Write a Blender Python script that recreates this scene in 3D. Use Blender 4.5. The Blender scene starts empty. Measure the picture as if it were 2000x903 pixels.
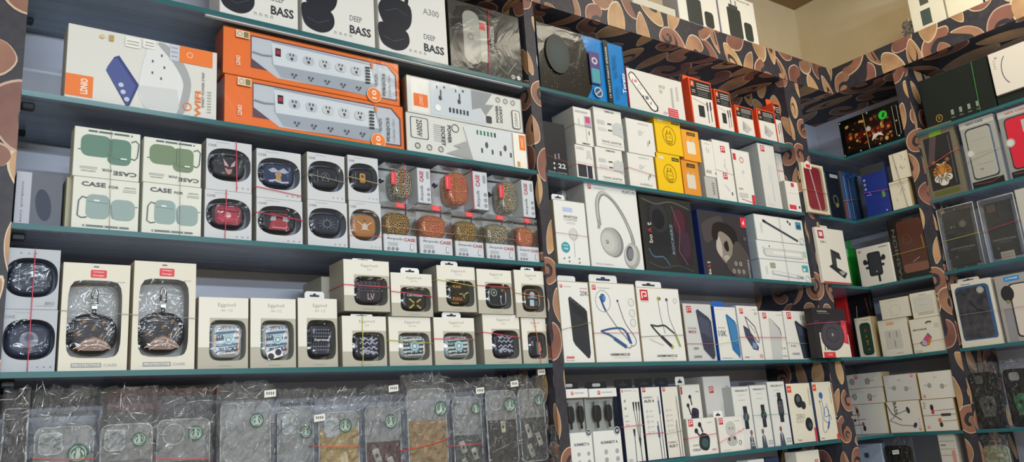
import bpy, bmesh, math, random
from mathutils import Vector, Matrix
random.seed(7)
SC = bpy.context.scene
COL = SC.collection
# ---------------------------------------------------------------- camera (solved from the vanishing points of the shelves)
CAM = (0.0, -1.5, 1.55)
RT = (0.80991263, -0.58213397, -0.07184407)
UP = (-0.08177224, -0.233351, 0.9689482)
FW = (0.58082255, 0.77888853, 0.23659632)
FPX = 0.99479851 * 1600
XF = 2.606          # front plane of the shelving along the right-hand wall
BACK = 0.25         # depth of the shelving
ZS = dict(t=2.742, a=2.399, b=2.168, c=1.935, d=1.694, e=1.450, f=1.21)

def _solve(free, target, axis, pt):
    """coordinate `free` (0,1,2) of pt so that the point projects on target along image axis"""
    d0 = [pt[i] - CAM[i] for i in range(3)]; d0[free] = -CAM[free]
    t = target - 1000 if axis == 0 else 451.5 - target
    Q = RT if axis == 0 else UP
    a = sum(d0[i] * (t * FW[i] - FPX * Q[i]) for i in range(3))
    b = t * FW[free] - FPX * Q[free]
    return -a / b
XP1, XP1b, XP2, XP2b = 1.2079, 1.2406, 2.308, 2.392     # partitions along the shelf wall
YP3, YP3b = -.224, -.262                                # partition along the right wall
def _fit(a, b, lo, hi):
    if a < hi + .001 and b > lo - .001:
        if (a + b) / 2 < (lo + hi) / 2: b = lo - .001
        else: a = hi + .001
    return a, b
def place(wall, xl, xr, yt, base, s=.012, top=None):
    """top: height at which xl, xr were read (default: at the base)"""
    if wall == 'A':
        x0 = _solve(0, xl, 0, (0, s, top or base)); x1 = _solve(0, xr, 0, (0, s, top or base))
        if s >= 0 and base < 2.6:
            x0, x1 = _fit(x0, x1, XP1, XP1b); x0, x1 = _fit(x0, x1, XP2, XP2b)
        h = _solve(2, yt, 1, (x0, s, 0)) - base
        return (x0 + .0007, s, base), 0.0, x1 - x0 - .0014, h
    y0 = _solve(1, xl, 0, (XF + s, 0, top or base)); y1 = _solve(1, xr, 0, (XF + s, 0, top or base))
    if base < 2.6: y1, y0 = _fit(y1, y0, YP3b, YP3)
    h = _solve(2, yt, 1, (XF + s, y0, 0)) - base
    return (XF + s, y0 - .0007, base), -math.pi / 2, y0 - y1 - .0014, h

# ---------------------------------------------------------------- materials
def lin(h):
    v = [int(h[i:i+2], 16) / 255 for i in (0, 2, 4)]
    return tuple(c / 12.92 if c <= .04045 else ((c + .055) / 1.055) ** 2.4 for c in v) + (1,)
MATS = {}
def mat(h, rough=.45, metal=0., coat=0.):
    k = (h, rough, metal, coat)
    if k in MATS: return MATS[k]
    m = bpy.data.materials.new('paint_' + h); m.use_nodes = True
    b = m.node_tree.nodes['Principled BSDF']
    b.inputs['Base Color'].default_value = lin(h); b.inputs['Roughness'].default_value = rough
    b.inputs['Metallic'].default_value = metal; b.inputs['Coat Weight'].default_value = coat
    b.inputs['Coat Roughness'].default_value = .1; b.inputs['Specular IOR Level'].default_value = .32
    MATS[k] = m; return m
def M(x):
    if not isinstance(x, str): return x
    return SPECIAL[x] if x in SPECIAL else mat(x)
SPECIAL = {}
def nodes(name):
    m = bpy.data.materials.new(name); m.use_nodes = True
    nt = m.node_tree; return m, nt, nt.nodes['Principled BSDF'], nt.nodes['Material Output']
def film(name, glossy=.16, tint=(1, 1, 1, 1), bump=.0, scale=30., rough=.04, haze=0., dist=.01):
    m, nt, b, out = nodes(name); nt.nodes.remove(b); N = nt.nodes.new; L = nt.links.new
    tr = N('ShaderNodeBsdfTransparent'); tr.inputs[0].default_value = tint
    gl = N('ShaderNodeBsdfGlossy'); gl.inputs['Roughness'].default_value = rough
    fr = N('ShaderNodeFresnel'); fr.inputs[0].default_value = 1.33
    ad = N('ShaderNodeMath'); ad.operation = 'ADD'; ad.inputs[1].default_value = glossy; ad.use_clamp = True
    L(fr.outputs[0], ad.inputs[0]); mx = N('ShaderNodeMixShader'); L(ad.outputs[0], mx.inputs[0])
    last = tr
    if haze:
        df = N('ShaderNodeBsdfDiffuse'); df.inputs[0].default_value = (.62, .64, .66, 1)
        m2 = N('ShaderNodeMixShader'); m2.inputs[0].default_value = haze
        L(tr.outputs[0], m2.inputs[1]); L(df.outputs[0], m2.inputs[2]); last = m2
    L(last.outputs[0], mx.inputs[1]); L(gl.outputs[0], mx.inputs[2])
    if bump:
        tc = N('ShaderNodeTexCoord'); nz = N('ShaderNodeTexNoise'); nz.inputs['Scale'].default_value = scale
        nz.inputs['Detail'].default_value = 3; nz.inputs['Distortion'].default_value = 1.2
        bp = N('ShaderNodeBump'); bp.inputs['Strength'].default_value = bump; bp.inputs['Distance'].default_value = dist
        L(tc.outputs['Object'], nz.inputs['Vector']); L(nz.outputs['Fac'], bp.inputs['Height'])
        L(bp.outputs[0], gl.inputs['Normal']); L(bp.outputs[0], fr.inputs['Normal'])
    L(mx.outputs[0], out.inputs[0]); return m
SPECIAL['film'] = film('clear_window_film', .0, bump=.4, scale=24, rough=.09)
SPECIAL['shrink'] = film('shrink_wrap', .0, bump=.2, scale=11, rough=.16)
SPECIAL['bag'] = film('crumpled_cellophane', .04, bump=1., scale=55, rough=.13, haze=.07, dist=.014)
SPECIAL['darkbag'] = film('thin_cellophane', .01, bump=1., scale=45, rough=.14, haze=.02, dist=.012)
SPECIAL['bagglint'] = film('cellophane_glint', .12, bump=.5, scale=60, rough=.15, haze=.6)  # whitish film for the painted sparkle on the bags
SPECIAL['clearcase'] = film('clear_silicone', .03, bump=.12, scale=20, rough=.12, haze=.28, tint=(.95, .96, .97, 1))
SPECIAL['clearbox'] = film('clear_plastic_box', .01, bump=.3, scale=18, rough=.09, haze=.05)
def mat_shelf():
    m, nt, b, out = nodes('tinted_shelf_glass'); N = nt.nodes.new; L = nt.links.new
    tc = N('ShaderNodeTexCoord'); mp = N('ShaderNodeMapping'); mp.inputs['Scale'].default_value = (1.5, 22, 22)
    nz = N('ShaderNodeTexNoise'); nz.inputs['Scale'].default_value = 3; nz.inputs['Detail'].default_value = 5
    cr = N('ShaderNodeValToRGB'); cr.color_ramp.elements[0].position = .3; cr.color_ramp.elements[0].color = lin('808aa4')
    cr.color_ramp.elements[1].position = .75; cr.color_ramp.elements[1].color = lin('aeb6ca')
    L(tc.outputs['Object'], mp.inputs[0]); L(mp.outputs[0], nz.inputs['Vector']); L(nz.outputs['Fac'], cr.inputs[0])
    L(cr.outputs[0], b.inputs['Base Color']); b.inputs['Roughness'].default_value = .2
    tr = N('ShaderNodeBsdfTransparent'); tr.inputs[0].default_value = (.75, .86, .9, 1)
    mx = N('ShaderNodeMixShader'); mx.inputs[0].default_value = .66
    L(tr.outputs[0], mx.inputs[1]); L(b.outputs[0], mx.inputs[2]); L(mx.outputs[0], out.inputs[0])
    return m
SPECIAL['shelf'] = mat_shelf()
SPECIAL['edge'] = mat('28646a', .28, coat=.15)
def mat_mottle(name, a, c, scale, rough=.6, stretch=(1, 1, 1)):
    m, nt, b, out = nodes(name); N = nt.nodes.new; L = nt.links.new
    tc = N('ShaderNodeTexCoord'); mp = N('ShaderNodeMapping'); mp.inputs['Scale'].default_value = stretch
    nz = N('ShaderNodeTexNoise'); nz.inputs['Scale'].default_value = scale; nz.inputs['Detail'].default_value = 6
    cr = N('ShaderNodeValToRGB'); cr.color_ramp.elements[0].position = .35; cr.color_ramp.elements[0].color = lin(a)
    cr.color_ramp.elements[1].position = .65; cr.color_ramp.elements[1].color = lin(c)
    L(tc.outputs['Object'], mp.inputs[0]); L(mp.outputs[0], nz.inputs['Vector']); L(nz.outputs['Fac'], cr.inputs[0])
    L(cr.outputs[0], b.inputs['Base Color']); b.inputs['Roughness'].default_value = rough; return m
SPECIAL['plaster'] = mat_mottle('cream_plaster', 'e2cda6', 'ecdab6', 3, .8)
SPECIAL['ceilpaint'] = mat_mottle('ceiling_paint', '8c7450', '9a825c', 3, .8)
SPECIAL['backpanel'] = mat_mottle('pale_laminate', 'c4c8da', 'ccd0e0', 4, .35, (1, 1, 6))
SPECIAL['floor'] = mat_mottle('floor_tile', 'c8c4bc', 'd4d0c8', 5, .4)
SPECIAL['laminate'] = mat_mottle('dark_laminate', '2b2a34', '38363f', 60, .55)
def mat_jewel(name, base, fleck, s=210.):
    m, nt, b, out = nodes(name); N = nt.nodes.new; L = nt.links.new
    tc = N('ShaderNodeTexCoord'); vo = N('ShaderNodeTexVoronoi'); vo.feature = 'DISTANCE_TO_EDGE'; vo.inputs['Scale'].default_value = s
    vo.inputs['Randomness'].default_value = .75
    cr = N('ShaderNodeValToRGB'); cr.color_ramp.interpolation = 'CONSTANT'
    cr.color_ramp.elements[0].color = lin(fleck); cr.color_ramp.elements[1].position = .085; cr.color_ramp.elements[1].color = lin(base)
    e = cr.color_ramp.elements.new(.42); e.color = lin(fleck)
    L(tc.outputs['Object'], vo.inputs['Vector']); L(vo.outputs['Distance'], cr.inputs[0]); L(cr.outputs[0], b.inputs['Base Color'])
    b.inputs['Metallic'].default_value = .25; b.inputs['Roughness'].default_value = .3; return m
SPECIAL['jgold'] = mat_jewel('gold_black_filigree', '20190f', 'd8ae5c')
SPECIAL['jred'] = mat_jewel('red_gold_filigree', 'a4182c', 'dca868')
SPECIAL['jsilver'] = mat_jewel('silver_black_filigree', '1a1718', 'd8d2ba')
SPECIAL['glitred'] = mat_jewel('red_glitter', '7c1f2e', '96303c', 400.)
SPECIAL['glitblue'] = mat_jewel('blue_glitter', '26358a', '3146a4', 300.)
SPECIAL['marble'] = mat_mottle('dark_marble', '2d3038', '4a484c', 45, .25)

# ---------------------------------------------------------------- mesh building
class MB:
    def __init__(s): s.v = []; s.f = []; s.m = []; s.mats = []; s.smooth = []
    def mi(s, c):
        c = M(c)
        if c not in s.mats: s.mats.append(c)
        return s.mats.index(c)
    def add(s, vs, fs, c, smooth=False):
        o = len(s.v); s.v += [tuple(p) for p in vs]; k = s.mi(c)
        for f in fs: s.f.append([i + o for i in f]); s.m.append(k); s.smooth.append(smooth)
    def poly(s, pts, c): s.add(pts, [list(range(len(pts)))], c)
    def box(s, x0, y0, z0, x1, y1, z1, c, ch=.0):
        if ch <= 0:
            V = [(x, y, z) for z in (z0, z1) for y in (y0, y1) for x in (x0, x1)]
            s.add(V, [(0, 1, 5, 4), (1, 3, 7, 5), (3, 2, 6, 7), (2, 0, 4, 6), (4, 5, 7, 6), (0, 2, 3, 1)], c); return
        bm = bmesh.new(); bmesh.ops.create_cube(bm, size=1)
        for v in bm.verts:
            v.co = Vector(((x0 + x1) / 2 + v.co.x * (x1 - x0), (y0 + y1) / 2 + v.co.y * (y1 - y0), (z0 + z1) / 2 + v.co.z * (z1 - z0)))
        bmesh.ops.bevel(bm, geom=list(bm.edges), offset=min(ch, .3 * min(abs(x1 - x0), abs(y1 - y0), abs(z1 - z0))), segments=1, affect='EDGES')
        bm.verts.index_update()
        s.add([v.co[:] for v in bm.verts], [[v.index for v in f.verts] for f in bm.faces], c); bm.free()
    def prism(s, pts, y0, y1, c, cap=None):
        """outline pts (x,z) extruded from y0 (front) to y1"""
        n = len(pts); V = [(x, y0, z) for x, z in pts] + [(x, y1, z) for x, z in pts]
        s.add(V, [(i, (i + 1) % n, n + (i + 1) % n, n + i) for i in range(n)] + [list(range(n, 2 * n))], c)
        s.add([(x, y0, z) for x, z in pts], [list(range(n))[::-1]], cap or c)
    def tube(s, pts, r, c, n=6, closed=False):
        P = [Vector(p) for p in pts]; V = []; F = []; m = len(P)
        for i, p in enumerate(P):
            a = P[i - 1] if (i or closed) else p; b = P[(i + 1) % m] if (i < m - 1 or closed) else p
            t = (b - a).normalized(); u = t.cross(Vector((0.13, .21, .97)));
            if u.length < .05: u = t.cross(Vector((1, 0, 0)))
            u.normalize(); w = t.cross(u); rr = r[i] if isinstance(r, (list, tuple)) else r
            V += [p + (u * math.cos(2 * math.pi * k / n) + w * math.sin(2 * math.pi * k / n)) * rr for k in range(n)]
        for i in range(m if closed else m - 1):
            j = (i + 1) % m
            F += [(i * n + k, i * n + (k + 1) % n, j * n + (k + 1) % n, j * n + k) for k in range(n)]
        if not closed: F += [list(range(n))[::-1], list(range((m - 1) * n, m * n))]
        s.add(V, F, c, True)
    def pillow(s, cx, cz, a, b, y0, y1, c, n=3.6, edge=.25, N=36, dome=1.0):
        """rounded body; front at y0, back at y1, half sizes a,b"""
        prof = [(y1, 1 - edge * .6), (y1 - (y1 - y0) * .12, .96), (y1 - (y1 - y0) * .4, 1), (y0 + (y1 - y0) * .35, 1), (y0 + (y1 - y0) * .12, .94), (y0 + (y1 - y0) * .03, .86), (y0, 1 - edge)]
        V = []; F = []
        for y, k in prof:
            ka = 1 - (1 - k) * dome
            for i in range(N):
                t = 2 * math.pi * i / N; ct, st = math.cos(t), math.sin(t)
                m = min(a, b); r = (abs(ct) ** n + abs(st) ** n) ** (-1 / n)
                V.append((cx + ct * r * (a - (1 - ka) * m), y, cz + st * r * (b - (1 - ka) * m)))
        for j in range(len(prof) - 1):
            F += [(j * N + i, j * N + (i + 1) % N, (j + 1) * N + (i + 1) % N, (j + 1) * N + i) for i in range(N)]
        L = len(prof) - 1; s.add(V, F, c, True)
        s.add([V[i] for i in range(N)], [list(range(N))[::-1]], c); s.add([V[L * N + i] for i in range(N)], [list(range(N))], c)
    def build(s, name, parent=None, loc=(0, 0, 0), rz=0.):
        me = bpy.data.meshes.new(name); me.from_pydata(s.v, [], s.f)
        for m in s.mats: me.materials.append(m)
        me.polygons.foreach_set('material_index', s.m); me.polygons.foreach_set('use_smooth', s.smooth); me.update()
        o = bpy.data.objects.new(name, me); COL.objects.link(o)
        o.location = loc; o.rotation_euler = (0, 0, rz)
        if parent: o.parent = parent
        return o
def tag(o, label, cat, group=None):
    o['label'] = label; o['category'] = cat
    if group: o['group'] = group
    return o
def empty(name, loc, rz, label, cat, group=None):
    o = bpy.data.objects.new(name, None); COL.objects.link(o); o.location = loc; o.rotation_euler = (0, 0, rz)
    o.empty_display_size = .02; return tag(o, label, cat, group)
def struct(o): o['kind'] = 'structure'; return o

# text as flat polygons
TX = {}
def text_mesh(s, bold):
    k = (s, bold)
    if k not in TX:
        cu = bpy.data.curves.new('glyphs', 'FONT'); cu.body = s; cu.size = 1; cu.resolution_u = 2; cu.offset = .022 if bold else 0.0
        o = bpy.data.objects.new('glyphs', cu); me = bpy.data.meshes.new_from_object(o)
        V = [(v.co.x, v.co.y) for v in me.vertices]; F = [tuple(p.vertices) for p in me.polygons]
        bpy.data.objects.remove(o); bpy.data.curves.remove(cu); bpy.data.meshes.remove(me)
        x0 = min(v[0] for v in V); x1 = max(v[0] for v in V); y0 = min(v[1] for v in V); y1 = max(v[1] for v in V)
        TX[k] = ([(a - x0, b - y0) for a, b in V], F, x1 - x0, y1 - y0)
    return TX[k]
def catmull(P, k=5, closed=True):
    out = []; n = len(P)
    for i in range(n if closed else n - 1):
        a, b, c, d = [Vector(P[(i + j - 1) % n] if closed else P[max(0, min(n - 1, i + j - 1))]) for j in range(4)]
        for s in range(k):
            t = s / k; out.append(.5 * ((2 * b) + (c - a) * t + (2 * a - 5 * b + 4 * c - d) * t * t + (3 * b - a - 3 * c + d) * t ** 3))
    if not closed: out.append(Vector(P[-1]))
    return [(p.x, p.y) for p in out]
class Pr:
    """printing on the front (x-z plane, facing -y) of a w x h card; u,v run 0..1"""
    def __init__(s, mb, w, h, y=0., x0=0., z0=0., fr=None):
        s.mb = mb; s.w = w; s.h = h; s.y = y; s.k = 0; s.x0 = x0; s.z0 = z0; s.fr = fr
    def P(s, pts, c, adv=True):
        s.k += adv; y = s.y - .00025 - s.k * .00008
        s.mb.poly([(s.x0 + a, y, s.z0 + b) for a, b in pts], c)
    def p(s, pts, c): s.P([(u * s.w, v * s.h) for u, v in pts], c)
    def r(s, u0, v0, u1, v1, c): s.p([(u0, v0), (u1, v0), (u1, v1), (u0, v1)], c)
    def rr(s, u0, v0, u1, v1, rad, c, rot=0):
        R = rad * s.w; x0, x1, z0, z1 = u0 * s.w, u1 * s.w, v0 * s.h, v1 * s.h; R = min(R, (x1 - x0) / 2, (z1 - z0) / 2); pts = []
        for cx, cz, a in ((x1 - R, z1 - R, 0), (x0 + R, z1 - R, 90), (x0 + R, z0 + R, 180), (x1 - R, z0 + R, 270)):
            for i in range(5):
                t = math.radians(a + i * 22.5); pts.append((cx + R * math.cos(t), cz + R * math.sin(t)))
        if rot:
            mx, mz = (x0 + x1) / 2, (z0 + z1) / 2; q = math.radians(rot)
            pts = [(mx + (a - mx) * math.cos(q) - (b - mz) * math.sin(q), mz + (a - mx) * math.sin(q) + (b - mz) * math.cos(q)) for a, b in pts]
        s.P(pts, c)
    def e(s, u, v, ru, c, asp=1., rot=0, n=22):
        """ellipse, ru = half width as a share of w, asp = height/width"""
        a = ru * s.w; b = a * asp; q = math.radians(rot)
        s.P([(u * s.w + a * math.cos(t) * math.cos(q) - b * math.sin(t) * math.sin(q), v * s.h + a * math.cos(t) * math.sin(q) + b * math.sin(t) * math.cos(q)) for t in (2 * math.pi * i / n for i in range(n))], c)
    def cl(s, pts, wd, c): s.l(catmull(pts, 5, False), wd, c)
    def cp(s, pts, c): s.p(catmull(pts, 4), c)
    def l(s, pts, wd, c, closed=False):
        Q = [Vector((u * s.w, v * s.h)) for u, v in pts]; wd = wd * s.w / 2; L = []; R = []; n = len(Q)
        for i, p in enumerate(Q):
            a = Q[i - 1] if (i or closed) else p; b = Q[(i + 1) % n] if (i < n - 1 or closed) else p
            t = (b - a); t = t.normalized() if t.length else Vector((1, 0)); m = Vector((-t.y, t.x)) * wd; L.append(p + m); R.append(p - m)
        s.k += 1; y = s.y - .00025 - s.k * .00008
        V = [(s.x0 + a.x, y, s.z0 + a.y) for a in L] + [(s.x0 + a.x, y, s.z0 + a.y) for a in R]
        s.mb.add(V, [(i, (i + 1) % n, n + (i + 1) % n, n + i) for i in range(n if closed else n - 1)], c)
    def ring(s, u, v, ru, wd, c, asp=1.):
        k = s.w / s.h
        s.l([(u + ru * math.cos(2 * math.pi * i / 24), v + ru * asp * k * math.sin(2 * math.pi * i / 24)) for i in range(24)], wd, c, True)
    def t(s, txt, u, v, cap, c, wd=None, rot=0, b=False, al='c'):
        """text of height cap (share of h); wd = exact width (share of w)"""
        V, F, tw, th = text_mesh(txt, b); sc = cap * s.h / th; sx = sc
        if rot in (90, -90, 270): sc = cap * s.w / th; sx = sc
        if wd: sx = wd * (s.h if rot in (90, -90, 270) else s.w) / tw
        ox = {'c': -tw / 2, 'l': 0, 'r': -tw}[al]; q = math.radians(rot); C, S = math.cos(q), math.sin(q)
        s.k += 1; y = s.y - .00025 - s.k * .00008; out = []
        for a, bb in V:
            a = (a + ox) * sx; bb = (bb - th / 2) * sc
            out.append((s.x0 + u * s.w + a * C - bb * S, y, s.z0 + v * s.h + a * S + bb * C))
        s.mb.add(out, F, c)
    def lines(s, u0, u1, vs, c, th=.012):
        for v in vs: s.r(u0, v - th / 2, u1, v + th / 2, c)
    def icons(s, us, v, ru, c):
        for u in us: s.ring(u, v, ru, ru * .35, c)
        for u in us: s.r(u - ru * .35, v - ru * .2, u + ru * .35, v + ru * .2, c)

WHITE = 'dcdcda'
# ---------------------------------------------------------------- boxes
def hang_tab(w, h, parent, u0=.3, u1=.75, th=.014, c='eef0f2', y=.001, hole='30343c'):
    mb = MB(); a, b = u0 * w, u1 * w; r = min(.004, th * .4)
    pts = [(a, h - .002), (b, h - .002), (b, h + th - r), (b - r, h + th), (a + r, h + th), (a, h + th - r)]
    mb.prism(pts, y, y + .0008, c); p = Pr(mb, b - a, th, y, a, h)
    m = hole; p.rr(.25, .22, .75, .5, .1, m); p.rr(.42, .3, .58, .72, .08, m)
    return mb.build('hang_tab', parent)
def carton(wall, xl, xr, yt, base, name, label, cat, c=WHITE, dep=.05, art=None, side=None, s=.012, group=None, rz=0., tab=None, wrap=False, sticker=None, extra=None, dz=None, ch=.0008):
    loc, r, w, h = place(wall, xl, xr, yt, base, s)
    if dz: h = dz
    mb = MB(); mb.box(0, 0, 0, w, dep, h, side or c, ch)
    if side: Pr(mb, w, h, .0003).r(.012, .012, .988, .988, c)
    if art: art(Pr(mb, w, h))
    parts = tab or wrap or sticker or extra
    if parts:
        o = empty(name, loc, r + rz, label, cat, group); mb.build('carton', o)
        if tab: hang_tab(w, h, o, **(tab if isinstance(tab, dict) else {}))
        if wrap:
            q = MB(); e = .0016; q.box(-.0005, -e, 0.0002, w + .0005, dep + .0004, h + .0005, 'shrink'); q.build('shrink_wrap', o)
        if sticker:
            q = MB(); sticker(Pr(q, w, h, -.0016)); q.build('sticker', o)
        if extra: extra(o, w, h, dep)
    else: o = tag(mb.build(name, None, loc, r + rz), label, cat, group)
    return dict(o=o, top=base + h, loc=loc, w=w, h=h, dep=dep, r=r)

def window_front(mb, w, h, cu, cv, a, b, n, c, depth, liner, N=40):
    """front face with a rounded opening (half sizes a,b) and a recess behind it"""
    cx, cz = cu * w, cv * h
    A = sorted([2 * math.pi * i / N for i in range(N)] + [math.atan2(z - cz, x - cx) % (2 * math.pi) for x in (0, w) for z in (0, h)])
    I = []; O = []
    for t in A:
        ct, st = math.cos(t), math.sin(t); r = (abs(ct / a) ** n + abs(st / b) ** n) ** (-1 / n); I.append((cx + ct * r, cz + st * r))
        k = min([((w if ct > 0 else 0) - cx) / ct if abs(ct) > 1e-9 else 9, ((h if st > 0 else 0) - cz) / st if abs(st) > 1e-9 else 9]); O.append((cx + ct * k, cz + st * k))
    m = len(A)
    mb.add([(x, 0, z) for x, z in O] + [(x, 0, z) for x, z in I], [(i, (i + 1) % m, m + (i + 1) % m, m + i) for i in range(m)], c)
    mb.add([(x, 0, z) for x, z in I] + [(x, depth, z) for x, z in I], [(i, (i + 1) % m, m + (i + 1) % m, m + i) for i in range(m)], liner)
    mb.poly([(x, depth, z) for x, z in I], liner)
    return I
def windowed(wall, xl, xr, yt, base, name, label, group, win, body, art=None, dep=.045, c=WHITE, liner='b9bcc0', s=.012, tab=None, side=None, emblem=None, extra=None, cat='boxed earphone case'):
    """win=(cu,cv,a,b,n) shares; body(mb,cx,cz,a,b) adds the product"""
    loc, r, w, h = place(wall, xl, xr, yt, base, s); o = empty(name, loc, r, label, cat, group)
    mb = MB(); sd = side or c
    V = [(0, 0, 0), (w, 0, 0), (w, dep, 0), (0, dep, 0), (0, 0, h), (w, 0, h), (w, dep, h), (0, dep, h)]
    mb.add(V, [(0, 3, 2, 1), (1, 2, 6, 5), (2, 3, 7, 6), (3, 0, 4, 7), (4, 5, 6, 7)], sd)
    cu, cv, a, b, n = win; a *= w; b *= h
    I = window_front(mb, w, h, cu, cv, a, b, n, c, dep * .55, liner)
    if art: art(Pr(mb, w, h))
    mb.build('carton', o)
    q = MB(); k = len(I)
    bulge = .003
    q.add([(x, -.0006, z) for x, z in I] + [((x - cu * w) * .75 + cu * w, -bulge, (z - cv * h) * .75 + cv * h) for x, z in I], [(i, (i + 1) % k, k + (i + 1) % k, k + i) for i in range(k)] + [list(range(k, 2 * k))], 'film')
    q.build('window_film', o)
    q = MB(); body(q, o, cu * w, cv * h, a, b, dep); 
    if q.v:
        kids = [k for k in o.children if k.name.split('.')[0] in ('emblem', 'trim_ring', 'snap_hook')]; k_ = q.build('earphone_case', o)
        for k in kids: k.parent = k_
    if tab: hang_tab(w, h, o, **(tab if isinstance(tab, dict) else {}))
    if extra: extra(o, w, h, dep)
    return dict(o=o, top=base + h, loc=loc, w=w, h=h, dep=dep, r=r)

def band(box, c, label, z=None, z2=None, box2=None, x=None, x2=None, r=.0008, hh=None, group='rubber bands'):
    """rubber band round one box (or from box to box2). z: heights (share of h) at left/right edge -> horizontal; x: share of w -> vertical"""
    b2 = box2 or box
    if box['r'] == 0:
        X0 = box['loc'][0]; X1 = b2['loc'][0] + b2['w']; Y0 = min(box['loc'][1], b2['loc'][1])
    else:
        X0 = 0; X1 = box['loc'][1] - b2['loc'][1] + b2['w']; Y0 = 0
    W = X1 - X0; Z0 = box['loc'][2]; H = hh or (box['h']); D = min(box['dep'], b2['dep']); e = .0036; mb = MB()
    if z is not None:
        z2 = z if z2 is None else z2
        q = [(-.0018, -e), (W + .0018, -e), (W + .0018, D), (-.0018, D)]; zz = [z * H, z2 * H, z2 * H, z * H]
        P = [(a, b, k) for (a, b), k in zip(q, zz)]
    else:
        x2 = x if x2 is None else x2
        P = [(x * W, -e, .0015), (x2 * W, -e, H + .002), (x2 * W, D, H + .002), (x * W, D, .0015)]
    F = []
    for i in range(4):
        a, b = Vector(P[i]), Vector(P[(i + 1) % 4]); F += [a.lerp(b, .04), a.lerp(b, .96)]
    mb.tube(F, r, c, 6, True)
    if box['r'] == 0: loc = (X0, Y0, Z0)
    else: loc = box['loc']
    return tag(mb.build('rubber_band', None, loc, box['r']), label, 'rubber band', group)
# ---------------------------------------------------------------- swirl wallpaper
MOT = [
 ([(0, 0), (.10, .34), (.05, .7), (-.16, .97), (-.34, .8), (-.36, .45), (-.22, .12)], 'c8a47c', 'd8c6aa'),
 ([(-.3, .95), (.02, .8), (.2, .45), (.12, .05), (-.12, -.04), (-.3, .12), (-.22, .3), (-.06, .3), (.0, .48), (-.1, .66)], 'a88068', 'd4bda8'),
 ([(0, -.05), (.16, .25), (.17, .62), (.05, .98), (-.12, .7), (-.13, .28)], 'ba9470', 'd8c6b0'),
 ([(-.05, .0), (.22, .1), (.32, .42), (.2, .8), (-.02, .9), (.06, .6), (.02, .38), (-.16, .3), (-.2, .1)], '8c6056', 'c8a898'),
 ([(0, 0), (.3, .12), (.42, .42), (.3, .74), (.02, .84), (-.2, .66), (-.14, .42), (.06, .34), (.1, .5), (-.0, .58), (.1, .66), (.24, .5), (.16, .26), (-.06, .18)], '986c5a', 'd0b49e'),
]
def leaf(h):
    k = 'leaf' + h
    if k not in SPECIAL:
        a = lin(h); m = mat_mottle('printed_leaf', h, h, 9, .5); cr = [n for n in m.node_tree.nodes if n.type == 'VALTORGB'][0]
        cr.color_ramp.elements[0].color = (a[0] * .62, a[1] * .55, a[2] * .55, 1); cr.color_ramp.elements[1].color = (min(1, a[0] * 1.15), min(1, a[1] * 1.12), a[2] * 1.05, 1); SPECIAL[k] = m
    return SPECIAL[k]
def clip(P, w, h):
    for ax, lim, sg in ((0, 0, 1), (0, w, -1), (1, 0, 1), (1, h, -1)):
        out = []; n = len(P)
        for i in range(n):
            a, b = P[i - 1], P[i]; ia = (a[ax] - lim) * sg >= 0; ib = (b[ax] - lim) * sg >= 0
            if ia != ib:
                t = (lim - a[ax]) / (b[ax] - a[ax]); out.append((a[0] + (b[0] - a[0]) * t, a[1] + (b[1] - a[1]) * t))
            if ib: out.append(b)
        P = out
        if len(P) < 3: return []
    return P
def swirls(mb, w, h, f, scale=.085, seed=1, den=1.):
    """f(u, v, lift) -> 3-D point; covers w x h metres"""
    R = random.Random(seed); st = scale * .62 / den; k = 0
    j = -1
    while j * st * 1.25 < h + scale:
        i = -1
        while i * st < w + scale:
            M_ = MOT[(i * 2 + j * 3) % 5]; sz = scale * R.uniform(.8, 1.1); a = R.uniform(-.5, .5) + (math.pi if (i + j) % 2 else 0)
            cx = i * st + (st / 2 if j % 2 else 0) + R.uniform(-.1, .1) * st; cy = j * st * 1.25 + R.uniform(-.1, .1) * st
            P = catmull([(p[0] * 1.05, p[1] - .45) for p in M_[0]], 4)
            C, S = math.cos(a), math.sin(a)
            LAY = [(1., M_[2], 0), (.93, M_[1], 0), (.56, '34323c', .10), (.46, M_[1], .16)]
            for q, (g, col, off) in enumerate(LAY[:2 + 2 * (k % 3 == 0)]):
                Q = clip([(cx + sz * (g * x * C - (g * y + off) * S), cy + sz * (g * x * S + (g * y + off) * C)) for x, y in P], w, h)
                if Q:
                    lift = .0004 + .0002 * q + (k % 7) * .0009 / 7; mb.poly([f(u, v, lift) for u, v in Q], col if q in (0, 2) else leaf(col))
            k += 1; i += 1
        j += 1
def panel(name, x0, y0, z0, x1, y1, z1, faces, label=None, scale=.085, seed=1, den=1.):
    mb = MB(); mb.box(x0, y0, z0, x1, y1, z1, 'laminate')
    for i, fc in enumerate(faces):
        sd = seed * 10 + i
        if fc == 'F': swirls(mb, x1 - x0, z1 - z0, lambda u, v, l: (x0 + u, y0 - l, z0 + v), scale, sd, den)
        if fc == 'L': swirls(mb, y1 - y0, z1 - z0, lambda u, v, l: (x0 - l, y0 + u, z0 + v), scale, sd, den)
        if fc == 'B': swirls(mb, x1 - x0, y1 - y0, lambda u, v, l: (x0 + u, y0 + v, z0 - l), scale, sd, den)
        if fc == 'S': swirls(mb, x1 - x0, z1 - z0, lambda u, v, l: (x0 + u, y0 - l, z0 + v), scale, sd, den)
    return mb.build(name)

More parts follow.
